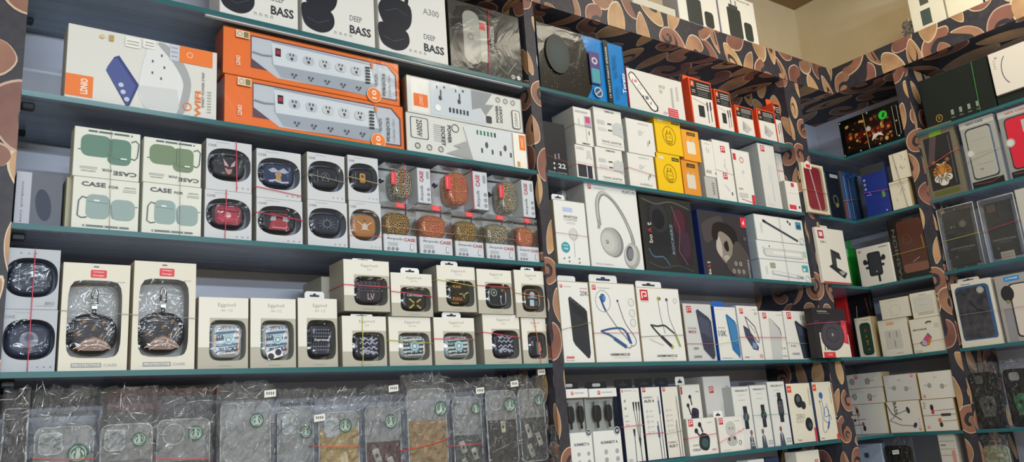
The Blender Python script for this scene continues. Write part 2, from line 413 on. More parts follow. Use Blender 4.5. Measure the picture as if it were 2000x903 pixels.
# ---------------------------------------------------------------- the room
XB = XF + BACK
def slab(name, x0, y0, z0, x1, y1, z1, m):
    mb = MB(); mb.box(x0, y0, z0, x1, y1, z1, m); return struct(mb.build(name))
CEIL = 3.165
slab('floor', -1.6, -3.6, -.05, XB, BACK, 0, 'floor')
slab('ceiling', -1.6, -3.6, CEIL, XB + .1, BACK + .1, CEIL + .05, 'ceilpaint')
slab('wall_left_side', -1.65, -3.6, 0, -1.6, BACK, CEIL, 'plaster')
slab('wall_behind', -1.65, -3.65, 0, XB, -3.6, CEIL, 'plaster')
slab('wall_shelf_side', -1.65, BACK, 0, XB + .05, BACK + .05, CEIL, 'plaster')
slab('wall_right', XB, -3.65, 0, XB + .05, BACK, CEIL, 'plaster')
mb = MB(); mb.tube([(XB - .004, -.35, CEIL - .01), (XB - .5, BACK - .004, CEIL - .06), (XB - .46, BACK - .004, 3.0), (XB - .42, BACK - .004, 2.93), (XB - .43, BACK - .004, 2.75)][1:], .003, '8f8068')
mb.box(XB - .445, BACK - .018, 2.83, XB - .415, BACK - .001, 2.875, '6e6250'); mb.build('wall_cable')
tag(bpy.data.objects['wall_cable'], 'thin old cable running down the cream wall above the patterned ledge', 'cable')
# pale laminate panels behind the shelves
XL = .109
mb = MB(); mb.box(-.9, BACK - .012, 0, XB - .012, BACK, 2.64, 'backpanel'); struct(mb.build('wall_panel_shelf_side'))
mb = MB(); mb.box(XB - .012, -1.6, 0, XB, BACK - .012, 2.64, 'backpanel'); struct(mb.build('wall_panel_right'))
# upright partitions (patterned laminate)
def upright(label, faces, *a, **k):
    o = panel('shelf_upright', *a, faces, **k); tag(o, label, 'partition', 'patterned partitions'); return o
upright('wide swirl-patterned partition at the left end of the shelving', 'F', XL - .45, 0, 0.3, XL, BACK - .013, 2.638, seed=3, scale=.14, den=.95)
upright('swirl-patterned partition between case shelves and gadget shelves', 'FL', XP1, 0, 0.3, XP1b, BACK - .013, 2.638, seed=4, scale=.1, den=.86)
upright('swirl-patterned partition beside the corner bay, under the cream wall', 'FL', XP2, 0, 0.3, XP2b, BACK - .013, 2.638, seed=5, scale=.1, den=.86)
def panelB(name, x0, y0, z0, x1, y1, z1, faces, seed, scale=.085, den=1.):
    mb = MB(); mb.box(x0, y0, z0, x1, y1, z1, 'laminate')
    if 'L' in faces: swirls(mb, y1 - y0, z1 - z0, lambda u, v, l: (x0 - l, y1 - u, z0 + v), scale, seed, den)
    if 'B' in faces: swirls(mb, x1 - x0, y1 - y0, lambda u, v, l: (x0 + u, y0 + v, z0 - l), scale * 1.3, seed + 1, den)
    if 'S' in faces: swirls(mb, x1 - x0, z1 - z0, lambda u, v, l: (x0 + u, y0 - l, z0 + v), scale, seed + 2, den)
    return mb.build(name)
tag(panelB('shelf_upright', XF, YP3b, .3, XB - .013, YP3, 2.638, 'LS', 8, .1, .86), 'swirl-patterned partition on the right wall between corner bay and phone case bay', 'partition', 'patterned partitions')
# valance ledges
tag(panel('patterned_ledge', XL - .4, 0, 2.64, XF, BACK - .001, 2.741, 'FB', seed=10, scale=.15, den=1.0), 'long swirl-patterned ledge over the gadget shelves, under the charger boxes', 'ledge', 'patterned ledges')
tag(panelB('patterned_ledge', XF, -1.3, 2.64, XB - .001, BACK - .001, 2.735, 'LB', 12, .15, 1.0), 'swirl-patterned ledge on the right wall under the bagged white boxes', 'ledge', 'patterned ledges')

# ---------------------------------------------------------------- glass shelves
def shelf(label, segs, strip=None, clips=()):
    """segs: list of plan outlines (x0,y0,x1,y1); edges listed front"""
    k = segs[0]; o = empty('glass_shelf', (k[0], k[1], k[4]), 0, label, 'shelf', 'glass shelves')
    mb = MB(); T = .0095
    pts = k[5]
    n = len(pts); P = [(x - k[0], y - k[1]) for x, y in pts]
    mb.add([(x, y, 0) for x, y in P] , [list(range(n))], 'shelf'); mb.add([(x, y, -T) for x, y in P], [list(range(n))[::-1]], 'shelf')
    mb.add([(x, y, 0) for x, y in P] + [(x, y, -T) for x, y in P], [(i, (i + 1) % n, n + (i + 1) % n, n + i) for i in range(n)], 'edge')
    mb.build('glass_pane', o)
    if strip:
        q = MB(); q.box(strip[0] - k[0], .004, -T - .003, strip[1] - k[0], .012, -T - .0002, 'd4dadd'); q.build('white_edge_strip', o)
    for cx, cy in clips:
        q = MB(); q.box(cx - k[0] - .008, cy - k[1], -T - .012, cx - k[0] + .012, cy - k[1] + .014, -T, '2c3036', .002); q.build('shelf_clip', o)
    return o
YB = BACK - .0125; XBk = XB - .0125
NM = dict(a='top', b='second', c='third', d='fourth', e='fifth', f='lowest')
for k in 'abcdef':
    z = ZS[k]
    shelf(f'{NM[k]} glass shelf of the left bay, ' + dict(a='under the headphone boxes', b='under the orange power strip boxes', c='under the green case boxes', d='under the beige windowed boxes', e='holding the bagged phone cases', f='at the very bottom')[k],
          [(XL, 0, 0, 0, z, [(XL + .0005, 0), (XP1 - .0005, 0), (XP1 - .0005, YB), (XL + .0005, YB)])], strip=(XL + .3, XP1 - .02) if k == 'a' else None, clips=[(XL + .012, .03), (XL + .012, .17)])
    shelf(f'{NM[k]} glass shelf of the middle bay, ' + dict(a='under the blue speaker box', b='under the yellow charger boxes', c='under the grey headphone box', d='under the power bank boxes', e='under the smartwatch boxes', f='at the very bottom')[k],
          [(XP1b, 0, 0, 0, z, [(XP1b + .0005, 0), (XP2 - .0005, 0), (XP2 - .0005, YB), (XP1b + .0005, YB)])])
    yf = -.045 if k == 'd' else 0
    o = [(XP2b + .0005, 0), (XF, 0), (XF, YP3 + .0005), (XBk, YP3 + .0005), (XBk, YB), (XP2b + .0005, YB)]
    if k == 'd': o = [(XP2 + .002, -.045), (XF, -.045), (XF, YP3 + .0005), (XBk, YP3 + .0005), (XBk, YB), (XP2b + .0005, YB), (XP2b + .0005, -.0015), (XP2 + .002, -.0015)]
    shelf(f'{NM[k]} L-shaped glass shelf in the corner bay, ' + dict(a='under the picture case box', b='under the blue glitter case', c='under the phone holder box', d='under the folded white boxes', e='under the earphone boxes', f='at the very bottom')[k],
          [(XP2b, 0, 0, 0, z, o)])
    shelf(f'{NM[k]} glass shelf of the far right bay, ' + dict(a='under the black boxes', b='under the tiger case box', c='under the two clear case boxes', d='under the blue-edged case box', e='under the skull phone cases', f='at the very bottom')[k],
          [(XF, -1.25, 0, 0, z, [(XF, -1.25), (XBk, -1.25), (XBk, YP3b - .0005), (XF, YP3b - .0005)])])

# ---------------------------------------------------------------- lights
def tube_light(loc, rz, length, energy, label, wall=False, col=(1, .98, .95)):
    o = empty('tube_light', loc, rz, label, 'lamp', 'ceiling and wall tube lights')
    mb = MB(); mb.box(-length / 2, -.03, .012, length / 2, .03, .04, 'e8e8e6', .004); mb.build('lamp_housing', o)
    L = bpy.data.lights.new('tube_glow', 'AREA'); L.shape = 'RECTANGLE'; L.size = length; L.size_y = .045; L.energy = energy; L.color = col
    q = bpy.data.objects.new('tube_glow', L); COL.objects.link(q); q.parent = o; q.location = (0, 0, .008); return o
tube_light((.35, -2.3, CEIL - .042), 0, 1.2, 60, 'white tube light on the ceiling behind the viewer', col=(.78, .9, 1))
tube_light((1.9, -1.0, CEIL - .042), 1.0, 1.2, 32, 'warm tube light on the ceiling over the aisle', col=(1, .9, .72))
t = tube_light((1.0, -3.56, 2.45), 0, 1.2, 75, 'white tube light on the wall facing the shelves', col=(.78, .9, 1)); t.rotation_euler = (math.radians(90), 0, 0); t.name = 'wall_lamp'
t = tube_light((-.5, -3.56, 2.2), 0, 1.2, 75, 'second tube light on the wall facing the shelves', col=(.78, .9, 1)); t.rotation_euler = (math.radians(90), 0, 0); t.name = 'wall_lamp'
W = bpy.data.worlds.new('World'); SC.world = W; W.use_nodes = True
W.node_tree.nodes['Background'].inputs[0].default_value = (.75, .8, .9, 1); W.node_tree.nodes['Background'].inputs[1].default_value = .25
# ---------------------------------------------------------------- camera
cd = bpy.data.cameras.new('camera'); cam = bpy.data.objects.new('camera', cd); COL.objects.link(cam); SC.camera = cam
cd.sensor_width = 36; cd.lens = FPX / 2000 * 36; cd.clip_start = .05
cam.matrix_world = Matrix(((RT[0], UP[0], -FW[0], CAM[0]), (RT[1], UP[1], -FW[1], CAM[1]), (RT[2], UP[2], -FW[2], CAM[2]), (0, 0, 0, 1)))
SC.view_settings.view_transform = 'Standard'; SC.view_settings.look = 'None'; SC.view_settings.gamma = 1; SC.view_settings.exposure = -1.14
DK = '2b2f3a'; GR = '8a8d92'; OR = 'ee7d35'; RD = 'd8303c'
# ================================================================ LEFT BAY
# ---- top shelf: headphone boxes
def art_a300(p):
    c = '1d222e'
    p.cl([(.02, .62), (.10, .9), (.3, 1.0), (.42, .86), (.40, .62)], .055, c)
    p.cp([(-.0, .52), (.1, .66), (.3, .68), (.46, .62), (.47, .44), (.38, .32), (.2, .28), (.08, .34)], c)
    p.cp([(.0, .34), (.14, .36), (.38, .32), (.43, .2), (.36, .1), (.22, .06), (.06, .1), (.0, .2)], c)
    p.l([(.1, .5), (.26, .56), (.42, .5)], .012, '3c4354'); p.l([(.06, .2), (.2, .16), (.36, .22)], .012, '3c4354')
    p.t('A300', .77, .62, .075, '8e9194', wd=.24); p.t('DEEP', .73, .31, .06, '777a80', wd=.17); p.t('BASS', .79, .18, .095, '30343c', wd=.30, b=True)
    for i in range(4): p.t('n', .44 + i * .07, .1, .03, '9a9da0')
hx = dict(base=ZS['a'], cat='boxed headphones', c='e2e2e0', dep=.075, art=art_a300, group='white headphone boxes', ch=.001)
lab = ['white headphone box nearest the left end, cut by the top of the picture', 'white headphone box between two others just alike', 'white headphone box beside the black headset box']
for (a, b), L in zip(((428, 583), (590, 734), (741, 877)), lab): carton('A', a, b, -250, name='headphone_box', label=L, dz=.215, **hx)
def art_headset(p):
    p.rr(.04, .04, .56, .97, .25, '16181d'); p.rr(.19, .14, .42, .9, .1, 'a3a29a'); p.e(.8, .55, .15, '2c2e2c', 1.6); p.l([(.66, .2), (.78, .1), (.92, .3)], .015, '8a8a80'); p.l([(.1, .9), (.4, .99), (.7, .9)], .02, '0e0f12'); p.ring(.29, .52, .035, .01, '6a6a66')
    p.r(.42, .2, .52, .8, 'b2b1a6'); p.r(.42, .66, .5, .76, 'c62a34'); p.r(.53, .36, .66, .78, '0e0f10'); p.t('WIRELESS', .595, .58, .045, 'c8c8c0', rot=90)
    p.e(.86, .08, .028, 'd8d8d4'); p.e(.94, .08, .028, 'd8d8d4'); p.ring(.86, .08, .012, .008, '222222')
def ex_band(o, w, h, d):
    q = MB(); q.tube([(w * (.5 + .34 * math.cos(t)), -.004, h * (.5 + .42 * math.sin(t))) for t in [math.pi * (.5 + i / 14) for i in range(15)]], .006, '16181b'); q.build('headband', o)
hb = carton('A', 881, 1022, -5, ZS['a'], 'headset_box', 'black shrink-wrapped box showing a dark wireless headset, beside the white headphone boxes', 'boxed headset', c='3b3d38', dep=.08, art=art_headset, wrap=True)
band(hb, 'd82c50', 'red rubber band standing upright round the black headset box', x=.5, x2=.56)

# ---- second shelf: power strips
def art_wifi(p):
    p.r(0, .06, .17, .34, OR); p.t('LDNIO', .115, .2, .045, 'f4f0ea', rot=90, wd=.2, b=True)
    p.p([(.245, .46), (.255, .52), (.295, .66), (.325, .69), (.46, .34), (.455, .3), (.405, .04), (.385, .02)], '34407c'); p.p([(.245, .46), (.255, .52), (.29, .63), (.31, .66), (.44, .32), (.39, .04)], '4b5896')
    for u, v in ((.345, .3), (.36, .21), (.385, .12)): p.e(u, v, .017, 'c3c9dd')
    p.cp([(.46, .3), (.5, .8), (.56, .93), (.66, .9), (.76, .66), (.80, .45), (.78, .2), (.72, .04), (.52, .04)], 'e0e2e4'); p.cp([(.58, .95), (.64, .96), (.76, .74), (.815, .46), (.78, .1), (.74, .02), (.72, .04), (.75, .3), (.755, .5), (.68, .74)], 'a6a9ad')
    p.p([(.46, .3), (.48, .34), (.72, .36), (.735, .1), (.70, .05), (.50, .05)], 'd0d3d6')
    for u, v in ((.54, .68), (.6, .78), (.54, .52), (.60, .46), (.62, .62)): p.r(u, v, u + .012, v + .035, '5c6068')
    p.r(.73, .76, .965, .99, OR); p.ring(.80, .88, .02, .005, 'f6d2b4'); p.r(.66, .76, .725, .99, 'c6ccd8'); p.lines(.67, .715, (.82, .88, .94), '8090a8')
    p.ring(.79, .15, .028, .007, OR); p.t('WIFI', .865, .21, .042, OR, rot=90, wd=.36, b=True); p.t('SMART POWER STRIP', .9, .42, .018, '4a4d54', rot=90, wd=.5); p.lines(.93, .96, [.12 + .04 * i for i in range(8)], 'b2b2ae')
    p.e(.21, .9, .016, 'd9c48c'); p.r(.255, .86, .285, .94, 'b89c58')
def strip_sockets(p, u0, v0, du, dv, n, c='4a4f58'):
    for i in range(n):
        u, v = u0 + du * i, v0 + dv * i
        p.rr(u - .032, v - .09, u + .032, v + .1, .02, 'c3c8cf')
        p.r(u - .014, v + .03, u - .006, v + .08, c); p.r(u + .004, v + .03, u + .012, v + .08, c); p.e(u, v - .03, .008, c); p.r(u - .003, v - .07, u + .003, v - .01, c)
def st_wifi(p):
    p.rr(.36, .83, .46, .97, .01, 'eceae6'); p.rr(.475, .86, .56, .99, .01, 'eceae6'); p.lines(.37, .45, (.87, .91), '8a8a88', .01); p.lines(.49, .55, (.9, .94), '8a8a88', .01)
carton('A', 124, 423, 44, ZS['b'], 'smart_power_strip_box', 'large white box with a blue phone and orange labels, left end of its shelf', 'boxed power strip', c='dcdcd8', dep=.05, art=art_wifi, sticker=st_wifi)
def art_strip(p):
    p.p([(.14, .22), (.14, .93), (.93, .93), (.985, .72), (.985, .10), (.42, .10), (.24, .22)], '6a4c5a')
    p.p([(.145, .42), (.145, .9), (.925, .9), (.975, .7), (.975, .13), (.28, .1)], 'c8cdd4')
    p.p([(.25, .9), (.83, .86), (.86, .3), (.80, .1), (.30, .13), (.25, .4)], 'a9b0ba'); p.p([(.25, .86), (.82, .83), (.85, .42), (.26, .38)], 'd9dde2')
    p.r(.27, .58, .30, .76, '2b2028'); p.r(.275, .63, .295, .72, 'b82a40')
    strip_sockets(p, .36, .62, .093, 0, 5)
    for i in range(5): u = .37 + .093 * i; p.r(u - .014, .22, u - .004, .26, '4a4f58'); p.r(u + .006, .22, u + .016, .26, '4a4f58'); p.r(u - .004, .17, u + .006, .2, '4a4f58')
    for i in range(6): p.r(.785, .38 + .07 * i, .815, .415 + .07 * i, '35383f')
    p.l([(.145, .56), (.2, .53), (.25, .55)], .006, '8d939c')
    p.e(.835, .13, .043, OR, 1.0); p.ring(.835, .13, .043, .004, 'e8c8a8'); p.t('10', .835, .14, .028, 'f4e6d8', rot=90, wd=.2, b=True)
    p.t('OUTLETS', .853, .5, .016, '55585f', rot=90, wd=.28, b=True); p.t('PD&QC3.0', .90, .42, .022, '44474e', rot=90, wd=.52, b=True); p.t('5 USB-A&1 USB-C', .935, .42, .011, '6c6f76', rot=90, wd=.52)
    p.r(.82, .76, .832, .9, OR)
    p.t('LDNIO', .072, .3, .022, 'f6e4d6', rot=90, wd=.2, b=True)
    p.r(.06, .8, .13, .96, 'e8cdb0'); p.r(.1, .82, .125, .94, '8a7a48'); p.ring(.08, .88, .012, .004, '9aa0a8')
kw = dict(base=ZS['b'], name='power_strip_box', cat='boxed power strip', c=OR, dep=.055, group='orange power strip boxes', wrap=True)
lo = carton('A', 437, 790, 143, label='orange ten outlet power strip box, lower of two', art=art_strip, **kw)
kw['base'] = lo['top'] + .0012
up = carton('A', 434.5, 781, 50, label='orange ten outlet power strip box, upper of two', art=art_strip, **kw)
def art_sock(flip):
    def f(p):
        if not flip:
            p.r(.03, .05, .17, .97, 'f0ede6'); p.r(.05, .2, .165, .55, OR); p.t('LDNIO', .11, .37, .03, 'fae8da', rot=90, wd=.26)
            p.p([(.19, .97), (.56, .97), (.66, .05), (.19, .05)], 'd4d9de'); p.p([(.54, .97), (.73, .97), (.66, .62), (.74, .66), (.66, .3), (.62, .5), (.54, .4)], 'a2a5a8')
            for u in (.27, .43): p.r(u, .62, u + .012, .78, '50555c'); p.e(u, .55, .014, '50555c', 1.4); p.r(u - .03, .8, u - .02, .88, '50555c'); p.r(u + .03, .84, u + .045, .9, '50555c')
            for i in range(6): p.r(.34 + .03 * i, .2, .355 + .03 * i, .33, '353a42')
            p.e(.245, .26, .025, 'eef0f2'); p.rr(.66, .1, .71, .3, .01, '3c4048'); p.t('POWER', .765, .42, .024, '44474e', rot=90, wd=.5, b=True); p.t('SOCKET', .80, .42, .024, '44474e', rot=90, wd=.5, b=True)
            p.icons((.78, .85, .92), .84, .018, '8a8d92'); p.rr(.90, .08, .975, .62, .015, '5a5d64'); p.rr(.906, .1, .969, .6, .013, 'e4e2dc'); p.t('2500W', .937, .35, .03, '44474e', rot=90, wd=.42)
        else:
            p.rr(.03, .38, .17, .92, .015, '5a5d64'); p.rr(.037, .4, .163, .9, .013, 'e4e2dc'); p.t('2500W', .1, .65, .045, '44474e', rot=-90, wd=.42, b=True)
            p.lines(.21, .27, [.4 + .05 * i for i in range(9)], 'a6a6a4'); p.t('POWER', .335, .62, .03, '4a4d54', rot=-90, wd=.45, b=True); p.t('SOCKET', .285, .55, .03, '4a4d54', rot=-90, wd=.5, b=True)
            p.ring(.385, .8, .028, .006, '6a6d72'); p.icons((.08, .17, .26), .2, .018, '6c6f74')
            p.p([(.30, .12), (.42, .3), (.36, .34), (.46, .5), (.56, .5), (.52, .05)], 'a2a5a8'); p.p([(.45, .88), (.5, .97), (.86, .97), (.86, .05), (.52, .05)], 'd4d9de')
            for i in range(6): p.r(.56 + .03 * i, .74, .575 + .03 * i, .86, '2f7c58' if i < 5 else '353a42')
            for u in (.64, .8): p.e(u, .5, .013, '50555c', 1.8); p.r(u - .05, .28, u - .035, .4, '50555c'); p.r(u + .04, .28, u + .055, .4, '50555c')
            p.r(.875, .03, .99, .97, 'f0ede6'); p.r(.93, .52, .985, .93, OR); p.t('LDNIO', .957, .72, .022, 'fae8da', rot=-90, wd=.26); p.r(.9, .06, .925, .2, 'cc9a50')
    return f
kw = dict(name='power_socket_box', cat='boxed power socket', c='e4e2dc', dep=.06, group='white power socket boxes', wrap=True)
lo = carton('A', 795, 1032, 218, ZS['b'], label='white power socket box, lower one, orange mark at its right end', art=art_sock(1), **kw)
carton('A', 796, 1022, 146, lo['top'] + .0012, label='white power socket box, upper one, orange mark at its left end', art=art_sock(0), **kw)

# ---- third shelf
def art_mouse(p):
    p.r(0, 0, .32, 1, 'c2c4d0'); p.t('notebook cover', .15, .45, .07, '5a5e6e', rot=-90, wd=.75)
    p.r(.33, 0, 1, 1, '676c78'); p.e(.6, .45, .17, '343a52', 2.4, 8)
carton('A', 24, 118, 334, ZS['c'], 'notebook_cover_box', 'grey sleeve box standing back at the left end of the third shelf', 'boxed cover', c='8f93a0', dep=.05, art=art_mouse, s=.045)
carton('A', 124, 136, 345, ZS['c'], 'thin_card_box', 'thin cream box edge between the grey sleeve box and green case boxes', 'box', c='b5b39c', dep=.08, s=.03)
def art_green(main, flip):
    def f0(p):
        dk = '47605a'
        p.rr(.2, .915, .88, .955, .02, '566a66'); p.e(.84, .935, .018, 'd8dcd6'); p.e(.35, .935, .014, 'd8dcd6'); p.e(.58, .935, .014, 'd8dcd6')
        p.rr(.10, .42, .56, .86, .12, main); p.rr(.5, .30, .86, .83, .1, main); p.l([(.5, .5), (.58, .43), (.8, .4)], .01, dk); p.l([(.56, .46), (.56, .8)], .01, dk)
        p.l([(.1, .54), (.06, .54)], .014, dk); p.rr(.7, .42, .8, .45, .02, 'dfe6e2')
        p.l([(.86, .8), (.93, .84), (.98, .78), (.96, .5), (.92, .44), (.86, .46)], .02, '5d6668')
        p.t('CASE', .78, .13, .085, '50555a', wd=.36, rot=180, b=True); p.t('FOR', .5, .17, .05, '5e6468', wd=.15, rot=180, b=True)
        p.t('AIRPODS', .23, .12, .03, '6a6e72', wd=.22, rot=180); p.lines(.1, .36, (.2, .17), 'a2a4a4', .008)
    def f1(p):
        dk = '6c7f84'
        p.rr(.16, .06, .86, .1, .02, '6f7c7e'); p.e(.2, .08, .016, 'd8dcd6'); p.e(.48, .08, .014, 'd8dcd6'); p.e(.7, .08, .014, 'd8dcd6')
        p.rr(.56, .22, .94, .62, .12, main); p.rr(.2, .22, .55, .68, .1, main); p.l([(.22, .54), (.52, .52)], .01, dk); p.l([(.6, .24), (.57, .5)], .01, dk)
        p.rr(.31, .55, .4, .58, .02, 'e2e8ea'); p.l([(.94, .5), (.98, .5)], .014, dk)
        p.l([(.21, .6), (.14, .62), (.09, .54), (.08, .26), (.14, .22), (.22, .24)], .02, '5d6668')
        p.t('CASE', .3, .87, .085, '50555a', wd=.36, b=True); p.t('FOR', .6, .85, .05, '5e6468', wd=.15, b=True)
        p.t('AIRPODS', .85, .86, .03, '6a6e72', wd=.18); p.lines(.74, .95, (.81, .78), 'a2a4a4', .008)
    return f0 if flip else f1
kw = dict(name='silicone_case_box', cat='boxed earphone case', c='dfe1d8', dep=.04, group='printed silicone case boxes')
g1 = carton('A', 137, 270, 343, ZS['c'], label='cream box with pale blue case print, lower left of four', art=art_green('93a8a8', 0), **kw)
g2 = carton('A', 275, 393, 355, ZS['c'], label='cream box with pale blue case print, lower right of four', art=art_green('93a8a8', 0), **kw)
g3 = carton('A', 140, 272, 245, g1['top'] + .0006, label='cream box with dark green case print, upper left of four', art=art_green('5f8476', 1), **kw)
g4 = carton('A', 277.5, 393, 266, g2['top'] + .0006, label='cream box with olive green case print, upper right of four', art=art_green('74896c', 1), **kw)
band(g1, '9a9a8c', 'thin grey rubber band round the two left green case boxes', x=.56, x2=.52, hh=g1['h'] + g3['h'] + .0006, r=.0005)
band(g2, '9a9a8c', 'thin grey rubber band round the two right green case boxes', x=.63, x2=.6, hh=g2['h'] + g4['h'] + .0006, r=.0005)

def blob(col, scl=(.8, .74), n=3.4, deep=.55, emblem=None, trim=None, mat_=None):
    def body(q, o, cx, cz, a, b, dep):
        A, B = a * scl[0], b * scl[1]; y0 = .004; q.pillow(cx, cz, A, B, y0, dep * deep, mat_ or col, n, .3)
        if trim:
            t = MB(); k = MB()
            pts = []
            for i in range(32):
                th = 2 * math.pi * i / 32; ct, st = math.cos(th), math.sin(th); r = (abs(ct) ** n + abs(st) ** n) ** (-1 / n); pts.append((cx + ct * r * A * .8, y0 + .0005, cz + st * r * B * .82))
            t.tube(pts, .0014, trim, 6, True); t.build('trim_ring', o)
        if emblem:
            t = MB(); emblem(Pr(t, A * 2, B * 2, y0, cx - A, cz - B)); t.build('emblem', o)
    return body
def art_case(inv=False):
    def f(p):
        v = 1 - .07 if not inv else .07
        if not inv:
            p.t('CASE', .13, .88, .05, '8b8f98', wd=.18, b=True); p.lines(.2, .5, (.95,), 'b0b3b8', .012)
            p.icons((.68, .8, .92), .08, .014, '6d7078')
        else:
            p.icons((.28, .42, .55), .92, .014, '6d7078'); p.t('CASE', .85, .1, .05, '8b8f98', wd=.18, rot=180, b=True); p.lines(.6, .9, (.06,), 'b0b3b8', .012)
    return f
def em_face(eye, mouth):
    def f(p):
        if mouth: p.p([(.38, .4), (.5, .34), (.6, .38), (.58, .2), (.5, .12), (.44, .2)], mouth)
        p.p([(.34, .78), (.38, .5), (.5, .44), (.47, .56)], eye); p.p([(.7, .76), (.68, .5), (.55, .44), (.58, .56)], eye)
    return f
def em_red(p):
    p.rr(.14, .1, .86, .9, .12, '8c2a3c'); p.rr(.24, .2, .76, .8, .1, 'b43a4c'); p.e(.5, .5, .09, 'd0a0a8'); p.l([(.2, .34), (.8, .34)], .03, 'd0505c'); p.l([(.2, .7), (.8, .66)], .03, '3a2030')
def em_red2(p):
    p.t('FOR ARMOR', .5, .84, .07, 'c8404c', wd=.5, b=True); p.p([(.2, .1), (.8, .1), (.72, .5), (.5, .66), (.28, .5)], 'a83c46'); p.p([(.24, .5), (.4, .52), (.42, .72), (.28, .7)], 'b8b4ba'); p.p([(.6, .52), (.76, .5), (.74, .7), (.6, .7)], 'b8b4ba'); p.l([(.3, .2), (.7, .2)], .03, 'd89aa0')
def em_blue(p):
    p.rr(.1, .12, .9, .9, .14, '28385c'); p.p([(.2, .66), (.36, .78), (.5, .66), (.66, .8), (.8, .64), (.7, .56), (.5, .6), (.3, .56)], 'b8bccb'); p.e(.5, .5, .1, 'b8927c'); p.p([(.4, .2), (.6, .2), (.56, .42), (.44, .42)], 'c09a5c'); p.l([(.22, .18), (.4, .24), (.6, .16), (.8, .2)], .05, 'c8ccd8')
def em_thin(p): p.ring(.5, .5, .14, .02, '767c88'); p.l([(.38, .3), (.5, .62), (.62, .3)], .025, '8c929c'); p.r(.22, .25, .235, .75, '9aa0aa')
def em_gold(p): p.rr(.38, .3, .62, .74, .06, 'c79a58'); p.e(.5, .6, .06, '5e4a38'); p.r(.2, .25, .215, .75, '9aa0aa')
def em_web(p):
    for i in range(6): t = math.pi * i / 6; p.l([(.5 - .3 * math.cos(t), .5 - .28 * math.sin(t)), (.5 + .3 * math.cos(t), .5 + .28 * math.sin(t))], .012, '868c98')
    p.e(.5, .5, .1, '2a3040'); p.ring(.5, .5, .12, .015, '9aa0ac')
def em_wing(p): p.l([(.2, .66), (.42, .5), (.5, .6), (.58, .5), (.8, .66)], .03, 'e8dccf'); p.e(.5, .44, .12, 'd8cabc'); p.e(.5, .7, .04, '4a5a5c'); p.l([(.34, .3), (.5, .38), (.66, .3)], .03, 'e8dccf')
OV = (.5, .52, .475, .325, 2.7)
cases = [ # xl,xr,yt,label,color,emblem,bandless
 (398, 492, 369, 'red and black cased earphone box, lower left of the windowed grey set', '2c2734', em_red),
 (500, 592, 385, 'windowed white box with red printed black case, lower row next to a vertical red band', '2c2a33', em_red2),
 (601, 680, 389, 'windowed white box with dark case and web lines, beside the tan one', '2a3040', em_web),
 (683, 747, 391, 'windowed white box holding the tan earphone case', 'b07c4e', em_wing),
]
ups = [
 (401, 492, 270, 'windowed white box with pink grin on its black case', '23262e', em_face('d9aeb8', 'd08a84')),
 (500, 589, 289, 'windowed white box with navy case and blue printed figure', '222c46', em_blue),
 (600, 675, 296, 'windowed white box with plain dark case, above the web-lined one', '262a34', em_thin),
 (680, 741, 302, 'windowed white box with dark case and small gold shape', '262a34', em_gold),
]
lows = []; upps = []
for a, b, y, L, c, em in cases:
    lows.append(windowed('A', a, b, y, ZS['c'], 'earphone_case_box', L, 'windowed white case boxes', OV, blob(c, emblem=em), art_case(), liner='9fa5b0', c='cdd0d6', side='aeaea8', dep=.05))
for i, (a, b, y, L, c, em) in enumerate(ups):
    upps.append(windowed('A', a, b, y, lows[i]['top'] + .0006, 'earphone_case_box', L, 'windowed white case boxes', OV, blob(c, emblem=em), art_case(), liner='9fa5b0', c='cdd0d6', side='aeaea8', dep=.05))
band(lows[0], 'e0506c', 'red rubber band upright round the lower red and black case box', x=.42, x2=.44)
band(upps[0], 'e0506c', 'red rubber band upright round the box with the pink grin', x=.66, x2=.64)
band(lows[1], 'e0405c', 'red rubber band sloping across the red printed case box', z=.66, z2=.56)
band(upps[1], 'e0506c', 'pink rubber band low across the navy figure case box', z=.2, z2=.1)
band(upps[2], '9a9c84', 'olive rubber band round the plain dark case box', z=.52, z2=.42)
band(upps[3], 'c8a070', 'tan rubber band round the gold shape case box', z=.5, z2=.42)
band(lows[3], 'd86870', 'red rubber band low round the tan case box', z=.28, z2=.3, r=.0005)

